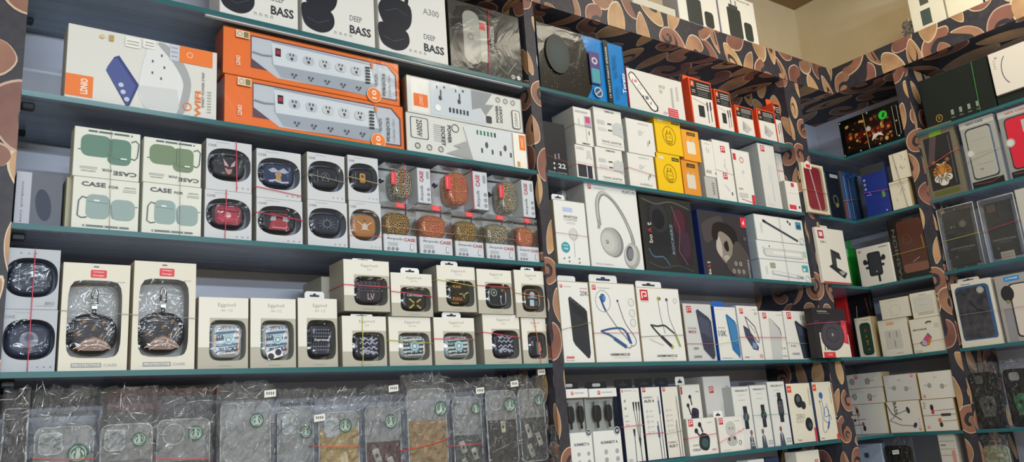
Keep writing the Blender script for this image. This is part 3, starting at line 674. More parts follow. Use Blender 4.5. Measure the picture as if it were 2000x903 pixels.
# ornate jewelled cases in clear boxes
def jewel(xl, xr, yt, base, mtl, label, rot=False, s=.012, dep=.05):
    loc, r, w, h = place('A', xl, xr, yt, base, s); o = empty('ornate_case_box', loc, r, label, 'boxed earphone case', 'clear boxes of ornate cases')
    q = MB(); q.box(0, 0, 0, w, dep, h, 'clearbox', .0015); q.build('clear_box', o)
    q = MB(); q.box(.002, dep - .0024, .002, w - .002, dep - .0012, h - .002, 'dcdfe4'); q.build('fill_card', o)  # pale card added behind the case to brighten the box interior
    q = MB()
    if not rot:
        q.box(.0015, .0008, .001, w - .0015, dep - .002, h * .36, 'dfe1e6', .001); p = Pr(q, w, h, .0006)
        p.t('Airpods', .33, .27, .058, '4a4a52', wd=.46); p.t('CASE', .77, .27, .062, 'c03a4c', wd=.34, b=True); p.t('THE', .14, .34, .018, '6a6a70'); p.lines(.12, .42, (.19, .165, .14), 'a4a6ac', .008)
        p.icons((.15, .27, .39), .075, .035, '3a3c44'); p.rr(.78, .07, .86, .19, .01, '9a9ca4'); p.rr(.79, .08, .85, .18, .01, 'dfe1e6')
        cx, cz, A, B = w * .5, h * .60, w * .38, h * .235
    else:
        q.box(w * .70, .0008, .0015, w - .001, dep - .002, h - .0015, 'dfe1e6', .001); p = Pr(q, w, h, .0006)
        p.t('Airpods', .79, .28, .085, '4a4a52', rot=90, wd=.42); p.t('CASE', .79, .74, .085, 'c03a4c', rot=90, wd=.3, b=True); p.icons((.93,), .12, .025, '3a3c44'); p.icons((.93,), .26, .025, '3a3c44'); p.icons((.93,), .4, .025, '3a3c44'); p.rr(.9, .7, .95, .9, .01, '9a9ca4')
        cx, cz, A, B = w * .42, h * .52, w * .22, h * .42
    lc_ = q.build('label_card', o)
    q = MB(); q.pillow(cx, cz, A, B, .006, dep - .006, mtl, 2.9, .3); ec_ = q.build('earphone_case', o)
    q = MB()
    if not rot: q.box(cx - A, .0045, cz + B * .38, cx + A, .0062, cz + B * .46, mat('c89a48', .25, .8)); q.build('gold_seam', ec_)
    else: q.box(cx - A * .35, .0045, cz - B * .7, cx - A * .22, .0062, cz + B * .9, mat('c89a48', .25, .8)); q.build('gold_seam', ec_)
    q = MB()
    if not rot: q.prism([(w * .38, h * .9), (w * .66, h * .885), (w * .67, h * .985), (w * .4, h * 1.0)], -.0012, -.0002, 'e04650'); p = Pr(q, w, h, -.0012); p.t('Unique', .52, .962, .028, 'f6c8c8', wd=.18); p.t('Design', .53, .925, .028, 'f6c8c8', wd=.18)
    else: q.prism([(w * .13, h * .42), (w * .24, h * .42), (w * .24, h * .76), (w * .13, h * .76)], -.0012, -.0002, 'e04650'); p = Pr(q, w, h, -.0012); p.t('Unique', .17, .6, .03, 'f6c8c8', rot=90, wd=.24)
    q.build('red_tag', o)
    if rot:
        q = MB(); q.tube([(-.001, .012, h * .5), (-.006, .01, h * .55), (-.011, .008, h * .5), (-.008, .006, h * .44), (-.001, .004, h * .5)], .0022, '22202e'); q.build('wrist_strap', o)
    return dict(o=o, top=base + h, loc=loc, w=w, h=h, dep=dep, r=r)
J = [(749, 817, 392, 'jgold', 'clear box with gold and black ornate case, leftmost of its row'), (820, 887, 398, 'jred', 'clear box with red and gold ornate case, under the red one lying sideways'),
     (890, 948, 411, 'jgold', 'clear box with gold-capped ornate case in the middle of the lower row'), (951, 1009, 417, 'jsilver', 'clear box with silver and black ornate case, lower row'), (1012, 1062, 424, 'jred', 'clear box with red ornate case beside the patterned partition')]
jl = [jewel(a, b, y, ZS['c'], m, L) for a, b, y, m, L in J]
JU = [(752, 845, 316, 0, 'jsilver', 'sideways clear box with silver ornate case and red band'), (858, 957, 322, 1, 'jred', 'sideways clear box with red ornate case'), (966, 1048, 341, 3, 'jsilver', 'sideways clear box with silver and gold case, by the partition')]
ju = [jewel(a, b, y, max(jl[k]['top'], jl[k + 1]['top']) + .001, m, L, True, s=.008) for a, b, y, k, m, L in JU]
band(ju[0], 'e04860', 'red rubber band upright on the sideways silver case box', x=.42, x2=.4)
band(ju[1], 'e04860', 'red rubber band upright on the sideways red case box', x=.66, x2=.67)
band(jl[2], 'b89068', 'tan rubber band round two ornate case boxes', box2=jl[3], z=.5, z2=.48, r=.0006)
band(jl[0], 'c89878', 'tan rubber band round the leftmost ornate case box', box2=jl[1], z=.5, z2=.46, r=.0006)

# ---- fourth shelf
v1 = windowed('A', -4, 107, 604, ZS['d'], 'earphone_case_box', 'windowed grey box with dark case, bottom of two at the left edge', 'windowed white case boxes', OV, blob('23304a', (.9, .85), emblem=lambda p: (p.e(.5, .5, .2, '8c8c9c'), p.e(.5, .56, .1, '55607a'))), art_case(), liner='8f9ab0', c='b8bec8', dep=.06)
v2 = windowed('A', 1, 113, 483, v1['top'] + .0006, 'earphone_case_box', 'windowed grey box upside down, top of two at the left edge', 'windowed white case boxes', OV, blob('2a3448', (.85, .85), emblem=em_thin), art_case(True), liner='8f9ab0', c='b8bec8', dep=.06)
band(v1, 'e0506c', 'red rubber band upright round both windowed boxes at the left edge', x=.5, x2=.5, hh=v1['h'] + v2['h'])
def art_prot(p):
    p.rr(.4, .865, .64, .94, .02, 'd8434c'); p.t('Unique', .52, .92, .02, 'f4caca', wd=.16, b=True); p.t('Design', .52, .886, .02, 'f4caca', wd=.16, b=True)
    p.rr(.18, .035, .62, .075, .01, '9ea0a0'); p.t('PROTECTIVE', .4, .055, .024, 'e0e0da', wd=.4, b=True); p.t('CASE', .75, .055, .026, 'b4b6b4', wd=.2, b=True); p.t('airpods', .86, .83, .014, '8a8a86', wd=.12); p.rr(.44, .965, .52, .975, .01, '5a5a58')
def body_prot(q, o, cx, cz, a, b, dep):
    q.pillow(cx, cz - b * .35, a * .92, b * .52, .004, dep * .6, '2b2830', 2.6, .3)
    t = MB(); p = Pr(t, a * 1.8, b * 1.0, .004, cx - a * .9, cz - b * .85)
    for u, v in ((.3, .8), (.7, .76), (.5, .62), (.2, .46), (.34, .3), (.66, .42), (.82, .56)):
        for k in range(2): t_ = k * math.pi / 4; p.l([(u - .05 * math.cos(t_), v - .07 * math.sin(t_)), (u + .05 * math.cos(t_), v + .07 * math.sin(t_))], .02, '9a7448')
        p.l([(u, v - .06), (u, v + .06)], .02, '9a7448')
    p.p([(.12, .1), (.3, .3), (.5, .4), (.7, .32), (.88, .12), (.7, .04), (.3, .04)], '8f7468'); p.l([(.1, .08), (.32, .26), (.52, .34), (.8, .2)], .02, 'd8b4a0'); p.l([(.2, .04), (.42, .18), (.62, .2), (.86, .08)], .015, 'e0c8b8')
    t.build('emblem', o)
    t = MB(); k = mat('8a8c90', .2, 1.); z = cz + b * .22
    t.tube([(cx + a * .09 * math.cos(i * math.pi / 8), .008, z + b * .42 + b * .16 * math.sin(i * math.pi / 8)) for i in range(9)] + [(cx - a * .11, .008, z + b * .2), (cx + a * .11, .008, z + b * .2)], .0018, k, 6, True)
    t.box(cx - a * .12, .006, z + b * .04, cx + a * .12, .012, z + b * .14, k, .001); t.tube([(cx, .009, z - b * .1), (cx, .009, z + b * .06)], .0035, k); t.box(cx - a * .18, .006, z - b * .2, cx + a * .18, .012, z - b * .1, '2b2830', .001)
    t.build('snap_hook', o)
kw = dict(group='tall protective case boxes', win=(.49, .48, .40, .36, 6), body=body_prot, art=art_prot, dep=.06, c='e2ddd0', liner='a9aaac', side='d2c9b4', cat='boxed earphone case')
p1 = windowed('A', 111, 248, 512, ZS['d'], 'protective_case_box', 'tall cream box, dark case on a metal hook, nearer the left edge', **kw)
p2 = windowed('A', 254, 380, 509, ZS['d'], 'protective_case_box', 'tall cream box with glare over its window, beside the beige egg-named boxes', **kw)
band(p1, 'a8a49c', 'thin grey rubber band round the two tall cream boxes', box2=p2, z=.55, z2=.5, r=.0005)

def art_egg(mod):
    def f(p):
        p.p([(0, .30), (0, 1), (1, 1), (1, .71), (.22, .71), (.22, .30)], 'e6e4dc')
        p.t('Eggshell', .56, .89, .062, '9a978e', wd=.36); p.t(mod, .56, .82, .04, 'aaa79e'); p.r(.4, .04, .66, .05, 'a8a49a')
    return f
def em_bucks(c1='5b7c94'):
    def f(p):
        p.rr(.1, .08, .9, .92, .1, 'cdd5de')
        for v in (.12, .30, .48, .66, .80): p.p([(.12, v), (.88, v + .07), (.88, v + .14), (.12, v + .08)], c1)
        p.t('STARBUCK', .5, .84, .1, 'e4ebf0', wd=.7, rot=8, b=True); p.t('STA', .26, .6, .12, '2c3238', wd=.26, rot=10, b=True); p.t('BUCKS', .56, .24, .15, '2c3238', wd=.62, rot=10, b=True); p.t('CKS', .3, .12, .08, 'e4ebf0', wd=.3, rot=8, b=True)
        p.e(.54, .52, .17, '86b0b8'); p.ring(.54, .52, .13, .03, 'e4eef2'); p.e(.54, .52, .06, 'e8f0f2')
    return f
def em_sup(p):
    p.rr(.1, .08, .9, .92, .12, '2e3240')
    for j in range(7):
        for i in range(7): p.e(.2 + .1 * i, .2 + .1 * j, .03, '8d92a2')
    p.r(.14, .4, .86, .58, '23242c'); p.t('Supreme', .5, .49, .1, 'e6e6ea', wd=.6, b=True)
def em_lv(p):
    for i in range(5): p.ring(.18 + .16 * i, .68, .05, .014, '8d8590')
    for i in range(5): p.l([(.14 + .16 * i, .9), (.22 + .16 * i, .8)], .015, '8d8590')
    p.r(.05, .5, .95, .51, '8d8590'); p.t('LV', .52, .28, .26, 'c0a8ac', wd=.26, b=True)
def em_off(p):
    p.t('Off-White', .5, .7, .12, 'e2e2e4', wd=.62, b=True)
    for a in ((.32, .12, .68, .48), (.68, .12, .32, .48)): p.l([(a[0], a[1]), (a[2], a[3])], .06, 'c0a848')
    for a in ((.3, .1), (.7, .1), (.3, .5), (.7, .5)): p.rr(a[0] - .05, a[1] - .04, a[0] + .05, a[1] + .04, .02, 'c0a848')
    p.e(.52, .3, .07, '2a2c30')
def em_puma(p):
    p.t('PUMA', .42, .82, .12, 'd8913c', wd=.36, b=True); p.t('PUMA', .42, .26, .16, 'd8813c', wd=.42, b=True); p.l([(.5, .5), (.64, .5), (.7, .38), (.76, .52), (.9, .58)], .04, 'cbb85a'); p.l([(.64, .5), (.72, .3)], .03, 'cbb85a'); p.t('PUMA', .3, .06, .08, 'c8b040', wd=.3)
def em_camo(p):
    R = random.Random(5)
    for i in range(16): u, v = R.uniform(.2, .84), R.uniform(.15, .85); p.e(u, v, R.uniform(.05, .12), 'b6b9c8' if i % 2 else '3c4356', .45, R.uniform(-40, 40), 9)
    for v in (.24, .44, .64, .8): p.l([(.2 + .06 * i, v + .05 * math.sin(i * 1.9 + v * 9)) for i in range(12)], .045, 'b4b8ca')
def em_kids(p): p.ring(.34, .68, .13, .04, '9ab0a4'); p.e(.34, .68, .05, '9ab0a4'); p.e(.74, .8, .06, 'c0693c'); p.e(.66, .5, .045, 'c4c8ca'); p.l([(.66, .5), (.64, .24), (.7, .12)], .03, 'c4c8ca')
def em_badge(p): p.r(.26, .52, .8, .6, '8aa0b8'); p.e(.52, .68, .14, 'c3c6ca'); p.rr(.36, .18, .6, .46, .02, 'cfd8e0'); p.r(.66, .2, .78, .42, '54708a')
def em_city(p): p.r(.12, .5, .34, .58, '5f7c84'); p.r(.2, .6, .3, .7, 'c8a0a0'); p.r(.5, .2, .62, .66, '4a8a74'); p.p([(.6, .1), (.85, .3), (.75, .7), (.6, .5)], 'c4887a'); p.r(.52, .1, .8, .18, '888c98')
EW = (.585, .40, .37, .285, 5)
def egg(xl, xr, yt, base, mod, label, col, em=None, trim=None, tab=None, s=.012, dep=.05, sc=(.82, .84), side=None):
    def ex(o, w, h, d):
        pass
    return windowed('A', xl, xr, yt, base, 'earphone_case_box', label, 'beige windowed case boxes', EW, blob(col, sc, 4.2, emblem=em, trim=trim), art_egg(mod), dep=dep, c='b9b5a8', liner='a8a69e', side=side or 'a8a69c', s=s, tab=tab)
rg = mat('c08a6c', .25, .8)
e1 = egg(385, 485, 580, ZS['d'], 'Air 1/2', 'beige windowed box with rose-rimmed case, beside the tall cream box', 'b9c4cc', em_bucks(), rg)
def st_dots(o, w, h, d):
    q = MB(); p = Pr(q, w, h, -.0035); p.rr(.34, .14, .68, .26, .01, 'e8e6e2', 18); p.e(.43, .165, .07, '38324c'); p.e(.59, .225, .07, '2c3450'); q.build('sticker', o)
e2 = egg(488, 579, 582, ZS['d'], 'Air 1/2', 'beige windowed box with rose-rimmed case and two-dot sticker', 'b9c4cc', em_bucks('4c6c8c'), rg); st_dots(e2['o'], e2['w'], e2['h'], 0)
e3 = egg(582, 661, 582, ZS['d'], 'Air 1/2', 'beige windowed box with studded dark case, short hang tab on top', '262a36', em_sup, tab=dict(u0=.18, u1=.68, th=.014, c='dfe2e8'), dep=.08)
e4 = egg(669, 757, 617, ZS['d'], 'Air3', 'beige windowed box with silver wave pattern case, lower row', '2a2c38', em_camo, tab=dict(u0=.2, u1=.7, th=.004))
e5 = egg(761, 845, 619, ZS['d'], 'Air Pro', 'beige windowed box with gold-rimmed lettered case, lower row, no tab', 'aab9c4', em_bucks('334c5c'), mat('c8a468', .25, .8), sc=(.86, .8))
e6 = egg(850, 931, 620, ZS['d'], 'Air Pro', 'beige windowed box with pinkish-rimmed lettered case and white tab', 'aab9c4', em_bucks('2f5a50'), mat('b8806c', .25, .8), tab=dict(u0=.22, u1=.68, th=.012), sc=(.86, .8))
e7 = egg(947, 1020, 614, ZS['d'], 'Air2', 'beige windowed box with grey camouflage case and tall white tab', '2a2c3c', em_camo, tab=dict(u0=.1, u1=.6, th=.01), dep=.07)
e8 = egg(1023, 1078, 621, ZS['d'], 'Air3', 'beige windowed box with skyline case, lower row by the partition', '2a2e3c', em_city)
tb = dict(th=.011, u0=.3, u1=.7)
u4 = egg(672, 763, 506, e4['top'] + .009, 'Air3', 'beige windowed box with monogram case, upper row nearest the tabbed box', '3a3640', em_lv, s=.004, tab=dict(u0=.2, u1=.65, th=.003), dep=.07)
u5 = egg(765, 847, 532, e5['top'] + .0008, 'Air Pro', 'beige windowed box with yellow crossed arrows on the case', '2a2c30', em_off, s=.006, tab=dict(u0=.25, u1=.7, th=.012))
u6 = egg(856, 932, 518, e6['top'] + .0125, 'Air Pro', 'beige windowed box with orange lettering on a dark case', '2e2c28', em_puma, s=.006, tab=dict(u0=.12, u1=.56, th=.011), dep=.06)
u7 = egg(935, 1004, 525, e7['top'] + .0005, 'Air3', 'beige windowed box with silver-rimmed case and grey ring mark', '2c3036', em_kids, mat('8a8c90', .25, .8), s=.006, dep=.055)
u8 = egg(1009, 1074, 527, e8['top'] + .0005, 'Air3', 'beige windowed box with gold-rimmed badge case, upper row by the partition', '2e343c', em_badge, mat('b48c54', .25, .8), s=.006, tab=dict(u0=.25, u1=.7, th=.008), dep=.055)
# carton stack the raised boxes lean on
carton('A', 630, 667, 540, ZS['d'], 'plain_case_box', 'plain beige box standing back behind the tabbed studded case box', 'box', c='a8a59c', dep=.1, s=.075)
band(u4, 'e04868', 'red rubber band across the monogram case box', z=.5, z2=.48)
band(u5, 'e04868', 'red rubber band across the crossed arrows case box', z=.56, z2=.47)
band(u6, 'c8c060', 'yellow-green rubber band across the orange lettered case box', z=.68, z2=.56)
band(u7, 'e04868', 'red rubber band across the ring mark case box', z=.62, z2=.6)
band(u8, 'd88068', 'orange-red rubber band across the badge case box', z=.5, z2=.44)
band(e4, 'c8d070', 'yellow rubber band upright on the wave pattern case box', x=.43, x2=.45)
band(e5, 'b8b04a', 'olive-yellow rubber band across the gold-rimmed lettered case box', z=.52, z2=.46)
band(e6, 'e05070', 'pink rubber band across the pinkish-rimmed case box', z=.55, z2=.54)
band(e7, 'e04868', 'red rubber band across the grey camouflage case box', z=.64, z2=.53)
band(e8, 'e07868', 'red rubber band slanting upright on the skyline case box', x=.66, x2=.5)

# ---- fifth shelf: phone cases in crumpled bags
def emblem_cup(p, u, v, r_, c='2f6a52'):
    k = p.w / p.h
    p.e(u, v, r_, c); p.ring(u, v, r_ * .72, r_ * .1, 'cfe0d6')
    p.p([(u - r_ * .2, v + r_ * .5 * k), (u, v + r_ * .62 * k), (u + r_ * .2, v + r_ * .5 * k), (u + r_ * .16, v + r_ * .1 * k), (u + r_ * .34, v - r_ * .55 * k), (u - r_ * .34, v - r_ * .55 * k), (u - r_ * .16, v + r_ * .1 * k)], 'cfe0d6')
    for s_ in (-1, 1): p.l([(u + s_ * r_ * .3, v + r_ * .3 * k), (u + s_ * r_ * .55, v - r_ * .1 * k), (u + s_ * r_ * .4, v - r_ * .5 * k)], r_ * .14, 'cfe0d6')
def phone_bag(wall, xl, xr, yt, base, label, group, insert=None, emb=(.72, .78, .13), case='clearcase', cam='round', seed=1, bagtop=.22, s=.02, tagp=None, wide=1.12, art=None, opaque=False, txt=None, hc=.165):
    """xl,xr: sides of the phone case; yt: top of the phone case"""
    loc, r, w, h = place(wall, xl, xr, yt, base, s, base + .13 if wall == 'A' else None)
    o = empty('bagged_phone_case', loc, r, label, 'bagged phone case', group); R = random.Random(seed)
    z0 = max(.002, h - hc) if h > hc else .002; H = h - z0
    q = MB(); R_ = min(.012, w * .18); pts = []
    for cx, cz, a in ((w - R_, h - R_, 0), (R_, h - R_, 90), (R_, z0 + R_, 180), (w - R_, z0 + R_, 270)):
        for i in range(6): t = math.radians(a + i * 18); pts.append((cx + R_ * math.cos(t), cz + R_ * math.sin(t)))
    q.prism(pts, 0, .009, case)
    q.tube([(a, -.0004, b) for a, b in pts], .0013, 'c4c8ca' if not opaque else case, 6, True)
    pc_ = q.build('phone_case', o)
    if insert:
        q = MB(); q.prism([(x * .95 + w * .025, min(z, z0 + H * insert[1])) for x, z in pts], -.0009, -.0003, insert[0]); p = Pr(q, w, H * insert[1], -.0009, 0, z0)
        if insert[2:]: insert[2](p)
        q.build('picture_insert', pc_)
    q = MB(); p = Pr(q, w, H, -.0018, 0, z0)
    if emb: emblem_cup(p, *emb)
    if art: art(p)
    if cam == 'round': p.ring(.3, .84, .2, .02, 'c8ccce')
    elif cam == 'sq': p.rr(.06, .72, .46, .95, .1, 'b9bdc0'); p.rr(.085, .735, .435, .935, .09, '9ba0a3')
    elif cam == 'pale': p.rr(.12, .70, .5, .94, .1, 'b4bbc0')
    if q.v: q.build('emblem', pc_)
    # bag
    q = MB(); bw = w * wide; nx, nz = 14, 26; top = h + bagtop * .2; V = []
    for j in range(nz + 1):
        f = j / nz; z = .001 + (top + .0 - .001) * f; a = max(0, (z - h * .96) / max(1e-5, top - h * .96))
        for i in range(nx + 1):
            g = i / nx * 2 - 1; am = .0015 + .0075 * a + .0018 * (abs(g) ** 3)
            V.append((w / 2 + g * bw / 2 * (1 + .05 * math.sin(j * .9 + seed)) , -.0042 - .003 * (1 - abs(g) ** 4) + R.uniform(-am, am) + .004 * a, z + (R.uniform(-.006, .006) if j == nz else R.uniform(-am, am))))
    q.add(V, [(j * (nx + 1) + i, j * (nx + 1) + i + 1, (j + 1) * (nx + 1) + i + 1, (j + 1) * (nx + 1) + i) for j in range(nz) for i in range(nx)], 'darkbag' if opaque else 'bag', False)
    B0 = len(q.v); V2 = [(x, .012 + (y + .006) * .3, z) for x, y, z in (V[j * (nx + 1) + i] for j in (0, nz - 4, nz) for i in (0, nx // 2, nx))]
    q.add(V2, [(j * 3 + i, j * 3 + i + 1, (j + 1) * 3 + i + 1, (j + 1) * 3 + i) for j in range(2) for i in range(2)], 'bag')
    for i in range(16 if opaque else 44):  # hazy white slivers imitate glints off the folds of the film
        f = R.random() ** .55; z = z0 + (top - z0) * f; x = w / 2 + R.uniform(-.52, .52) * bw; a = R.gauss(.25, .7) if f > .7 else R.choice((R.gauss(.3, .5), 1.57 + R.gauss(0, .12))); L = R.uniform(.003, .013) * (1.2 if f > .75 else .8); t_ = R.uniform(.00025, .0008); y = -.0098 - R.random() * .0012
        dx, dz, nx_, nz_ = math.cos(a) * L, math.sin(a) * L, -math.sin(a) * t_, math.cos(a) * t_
        if z - abs(dz) > .002: q.add([(x - dx, y, z - dz), (x + nx_, y - .001, z + nz_), (x + dx, y, z + dz), (x - nx_, y - .001, z - nz_)], [(0, 1, 2, 3)], 'bagglint')
    if txt: Pr(q, w, h, -.0115).t(txt, .5, 1.05, .045, '24262a', wd=.95)
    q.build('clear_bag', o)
    if tagp:
        q = MB(); u, v = tagp; q.prism([(u * w - .011, v * h - .007), (u * w + .011, v * h - .005), (u * w + .011, v * h + .008), (u * w - .011, v * h + .006)], -.0142, -.0136, 'e4e4de'); p = Pr(q, .02, .01, -.0142, u * w - .01, v * h - .004)
        for i in range(4): p.r(.15 + i * .2, .25, .25 + i * .2, .75, '54565a')
        q.build('price_tag', o)
    return dict(o=o, top=base + h, loc=loc, w=w, h=h, dep=.012, r=r)
def cup_art(p): p.e(.62, .5, .1, 'd8c8a0', 2.2); p.r(.2, .25, .34, .5, 'c8d0c0')
def dark_cups(p):
    for u, v in ((.3, .7), (.7, .5), (.35, .25)): p.rr(u - .09, v - .16, u + .09, v + .16, .03, 'b8b4ac', 20); p.e(u, v, .05, '4a5a50')
def one_cup(p): p.p([(.44, .98), (.62, .98), (.59, .72), (.47, .72)], 'cfc8ae'); p.e(.53, .84, .04, '4a5048'); p.l([(.1, .3), (.9, .5)], .012, 'b8a890')
G = 'phone cases in clear bags on the fifth left shelf'
LB = [ # xl xr(at shelf level scaled by projection; given at case top) yt label insert emb cam tag
 (2, 52, 800, 'bagged dark phone case half cut by the left edge', None, None, '3', None, None),
 (66, 183, 838, 'bagged clear phone case with large green round emblem over red band', ('5a5658', .0), (.74, .72, .19), 'sq', None, None),
 (196, 298, 832, 'bagged clear phone case over a grey card, green emblem at its right', ('6b6c70', .62), (.74, .83, .15), 'sq', None, None),
 (306, 410, 822, 'bagged clear phone case with dark mosaic under the camera ring', ('55585c', .55, dark_cups), (.72, .84, .15), 'round', None, None),
 (430, 528, 790, 'bagged clear phone case with white price tag at its upper right', ('8e8f92', .0), (.72, .80, .15), 'none', (.95, 1.08), None),
 (541, 612, 800, 'bagged frosted phone case whose bag carries curved lettering', ('9a9c9e', .0), (.78, .72, .17), 'pale', None, 'Fashion case'),
 (622, 700, 808, 'bagged phone case with tan lower half and drink picture', ('b09664', .8, cup_art), (.66, .83, .17), 'pale', (-.05, .94), None),
 (713, 782, 795, 'bagged phone case with dark red lower picture', ('4e2c34', .56, dark_cups), (.72, .80, .19), 'none', (.75, 1.2), None),
 (796, 872, 762, 'tall bagged phone case with tan base under a red band', ('a0845c', .6), (.86, .74, .17), 'none', None, None),
 (884, 940, 778, 'narrow bagged phone case with small green emblem', ('4a4f50', .5, dark_cups), (.82, .84, .17), 'sq', (.9, 1.07), None),
 (950, 1008, 765, 'bagged phone case with black lower half and one paper cup', ('261f26', .6, one_cup), (.8, .80, .2), 'round', (.9, 1.07), None),
 (1014, 1064, 762, 'bagged phone case with scattered cups beside the partition', ('3c3c40', .6, dark_cups), (.8, .84, .18), 'none', (.86, 1.2), None),
]
for i, (a, b, y, L, ins, emb, cam_, tg, tx) in enumerate(LB):
    z = ZS['e'] + .001
    # sides are read where the case meets the picture's lower border
    k = 1.0
    phone_bag('A', a, b, y, z, L, G, ins if ins and ins[1] else None, emb, 'clearcase' if i else mat('4a474e', .3), cam_, seed=20 + i, tagp=tg, txt=tx, s=.02 + .012 * (i % 2), hc=.16, bagtop=[.16, .33, .3, .26, .18, .18, .24, .2, .15, .17, .16, .15][i])
carton('A', 200, 430, 764, ZS['e'], 'red_topped_box', 'long pale box with a red upper edge behind the bagged phone cases', 'box', c='7e7a80', dep=.05, s=.17, art=lambda p: (p.r(.0, .95, 1, 1, 'c8706a'), p.r(0, .82, .45, .95, '8a6468')))
def flat_band(xl, xr, py, z, c, label, s=.004, dy=0):
    x0 = _solve(0, xl, 0, (0, s, z)); x1 = _solve(0, xr, 0, (0, s, z)); zz = _solve(2, py, 1, (x0, s, 0)); z2 = _solve(2, py + dy, 1, (x1, s, 0)); mb = MB()
    mb.tube([(x0, s + .03, zz), (x0, s, zz), ((x0 + x1) / 2, s - .002, (zz + z2) / 2 - .001), (x1, s, z2), (x1, s + .03, z2), (x0, s + .03, zz)], .001, c, 6)
    tag(mb.build('rubber_band'), label, 'rubber band', 'rubber bands')
flat_band(62, 186, 897, ZS['e'] + .08, 'd06864', 'red rubber band round the bag with the large green emblem')
flat_band(304, 412, 896, ZS['e'] + .08, 'd06a72', 'red rubber band round the dark mosaic phone case bag')
flat_band(618, 704, 872, ZS['e'] + .08, 'd0705c', 'red rubber band round the tan drink picture bag')
flat_band(790, 878, 881, ZS['e'] + .08, 'd84a3c', 'bright red rubber band rising across the tall tan-based bag', dy=-24)
flat_band(880, 944, 872, ZS['e'] + .08, 'd0505c', 'red rubber band round the narrow small-emblem bag', dy=-6)
# ================================================================ MIDDLE BAY
LR = 'c9343c'
def plogo(p, u, v, r_, c=LR):
    k = p.w / p.h; p.r(u - r_, v - r_ * k, u + r_, v + r_ * k, c); q = r_ * .55
    p.l([(u - q, v - q * k * 1.1), (u - q, v + q * k), (u + q, v + q * k), (u + q, v - q * k * .3), (u - q * .2, v - q * k * .3)], r_ * .32, 'f0e4e2')
# ---- top shelf
def art_speaker(p):
    p.r(.0, 0, .42, 1, '26262a'); p.p([(.0, .0), (.50, .0), (.58, .2), (.57, .7), (.5, 1), (.0, 1)], '262420')
    R = random.Random(3)
    for i in range(70): p.e(R.uniform(.03, .5), R.uniform(.06, .95), R.uniform(.002, .004), '9a8a58' if i % 3 else '5f8a94')
    for k_, c_ in ((.13, '26302e'), (.1, '273638'), (.07, '283c42')): p.e(.2, .58, k_, c_, 1.4)
    p.rr(.56, .26, .68, .76, .01, '4a3a78'); p.rr(.575, .28, .67, .5, .01, '3c9aa8'); p.e(.62, .62, .035, 'c4b8d0'); p.e(.62, .62, .018, '54407c')
    p.e(.63, .14, .05, 'b4bcc4'); p.e(.63, .14, .038, '2a4a6c'); p.l([(.6, .1), (.66, .18)], .012, 'b4bcc4')
    p.r(.745, .0, .80, 1, '14181e'); p.t('15 WATT PARTY SPEAKER', .772, .5, .02, 'c9ccc8', rot=90, wd=.8, b=True)
    p.t('Toreto', .955, .38, .045, 'dff0fa', rot=90, wd=.32, b=True); p.t('tor-Rosso', .87, .62, .03, '14406e', rot=90, wd=.36, b=True); p.lines(.86, .89, [.12 + .03 * i for i in range(7)], '14609a', .01)
def art_glass(p): pass
sp = carton('A', 1057, 1228, 42, ZS['a'], 'party_speaker_box', 'bright blue and black party speaker box, first on the top shelf of the middle bay', 'boxed speaker', c='1b8ad0', dep=.09, art=art_speaker, wrap=True)
def art_phone18(p):
    p.p([(.02, .84), (.07, .93), (.13, .9), (.5, .22), (.49, .12), (.42, .08), (.36, .12), (.03, .74)], '3a3a40'); p.p([(.035, .83), (.07, .9), (.12, .87), (.475, .21), (.465, .14), (.42, .11), (.375, .15), (.045, .74)], 'eceae6')
    p.t('18', .12, .72, .07, 'c8404c', wd=.08, b=True); p.t('18', .29, .38, .09, '3a3a40', wd=.1, b=True); p.ring(.2, .6, .03, .006, 'b4b0b0'); p.e(.37, .27, .02, 'a8a8a8')
    p.r(.68, .04, .86, .26, 'd03444'); 
    for i in range(4): p.r(.69, .06 + .05 * i, .85, .075 + .05 * i, 'e8b8b8')
    p.icons((.58, .64), .74, .02, 'b0b0ae'); p.icons((.58,), .62, .02, 'b0b0ae'); p.lines(.76, .80, [.3 + .035 * i for i in range(14)], 'a2a2a0'); p.lines(.86, .9, [.5 + .035 * i for i in range(10)], 'b4b4b2'); p.t('fast', .62, .12, .05, 'c8404c', wd=.08)
def side_red(o, w, h, d):
    q = MB(); q.box(-.0006, .001, .001, .0, d - .001, h - .001, 'd0424a'); q.build('red_spine', o)
ph = carton('A', 1232, 1341, 131, ZS['a'], 'screen_guard_box', 'white box printed with a slanting phone, between blue and orange boxes', 'box', c='e0deda', dep=.03, art=art_phone18, extra=side_red)
ph2 = 0
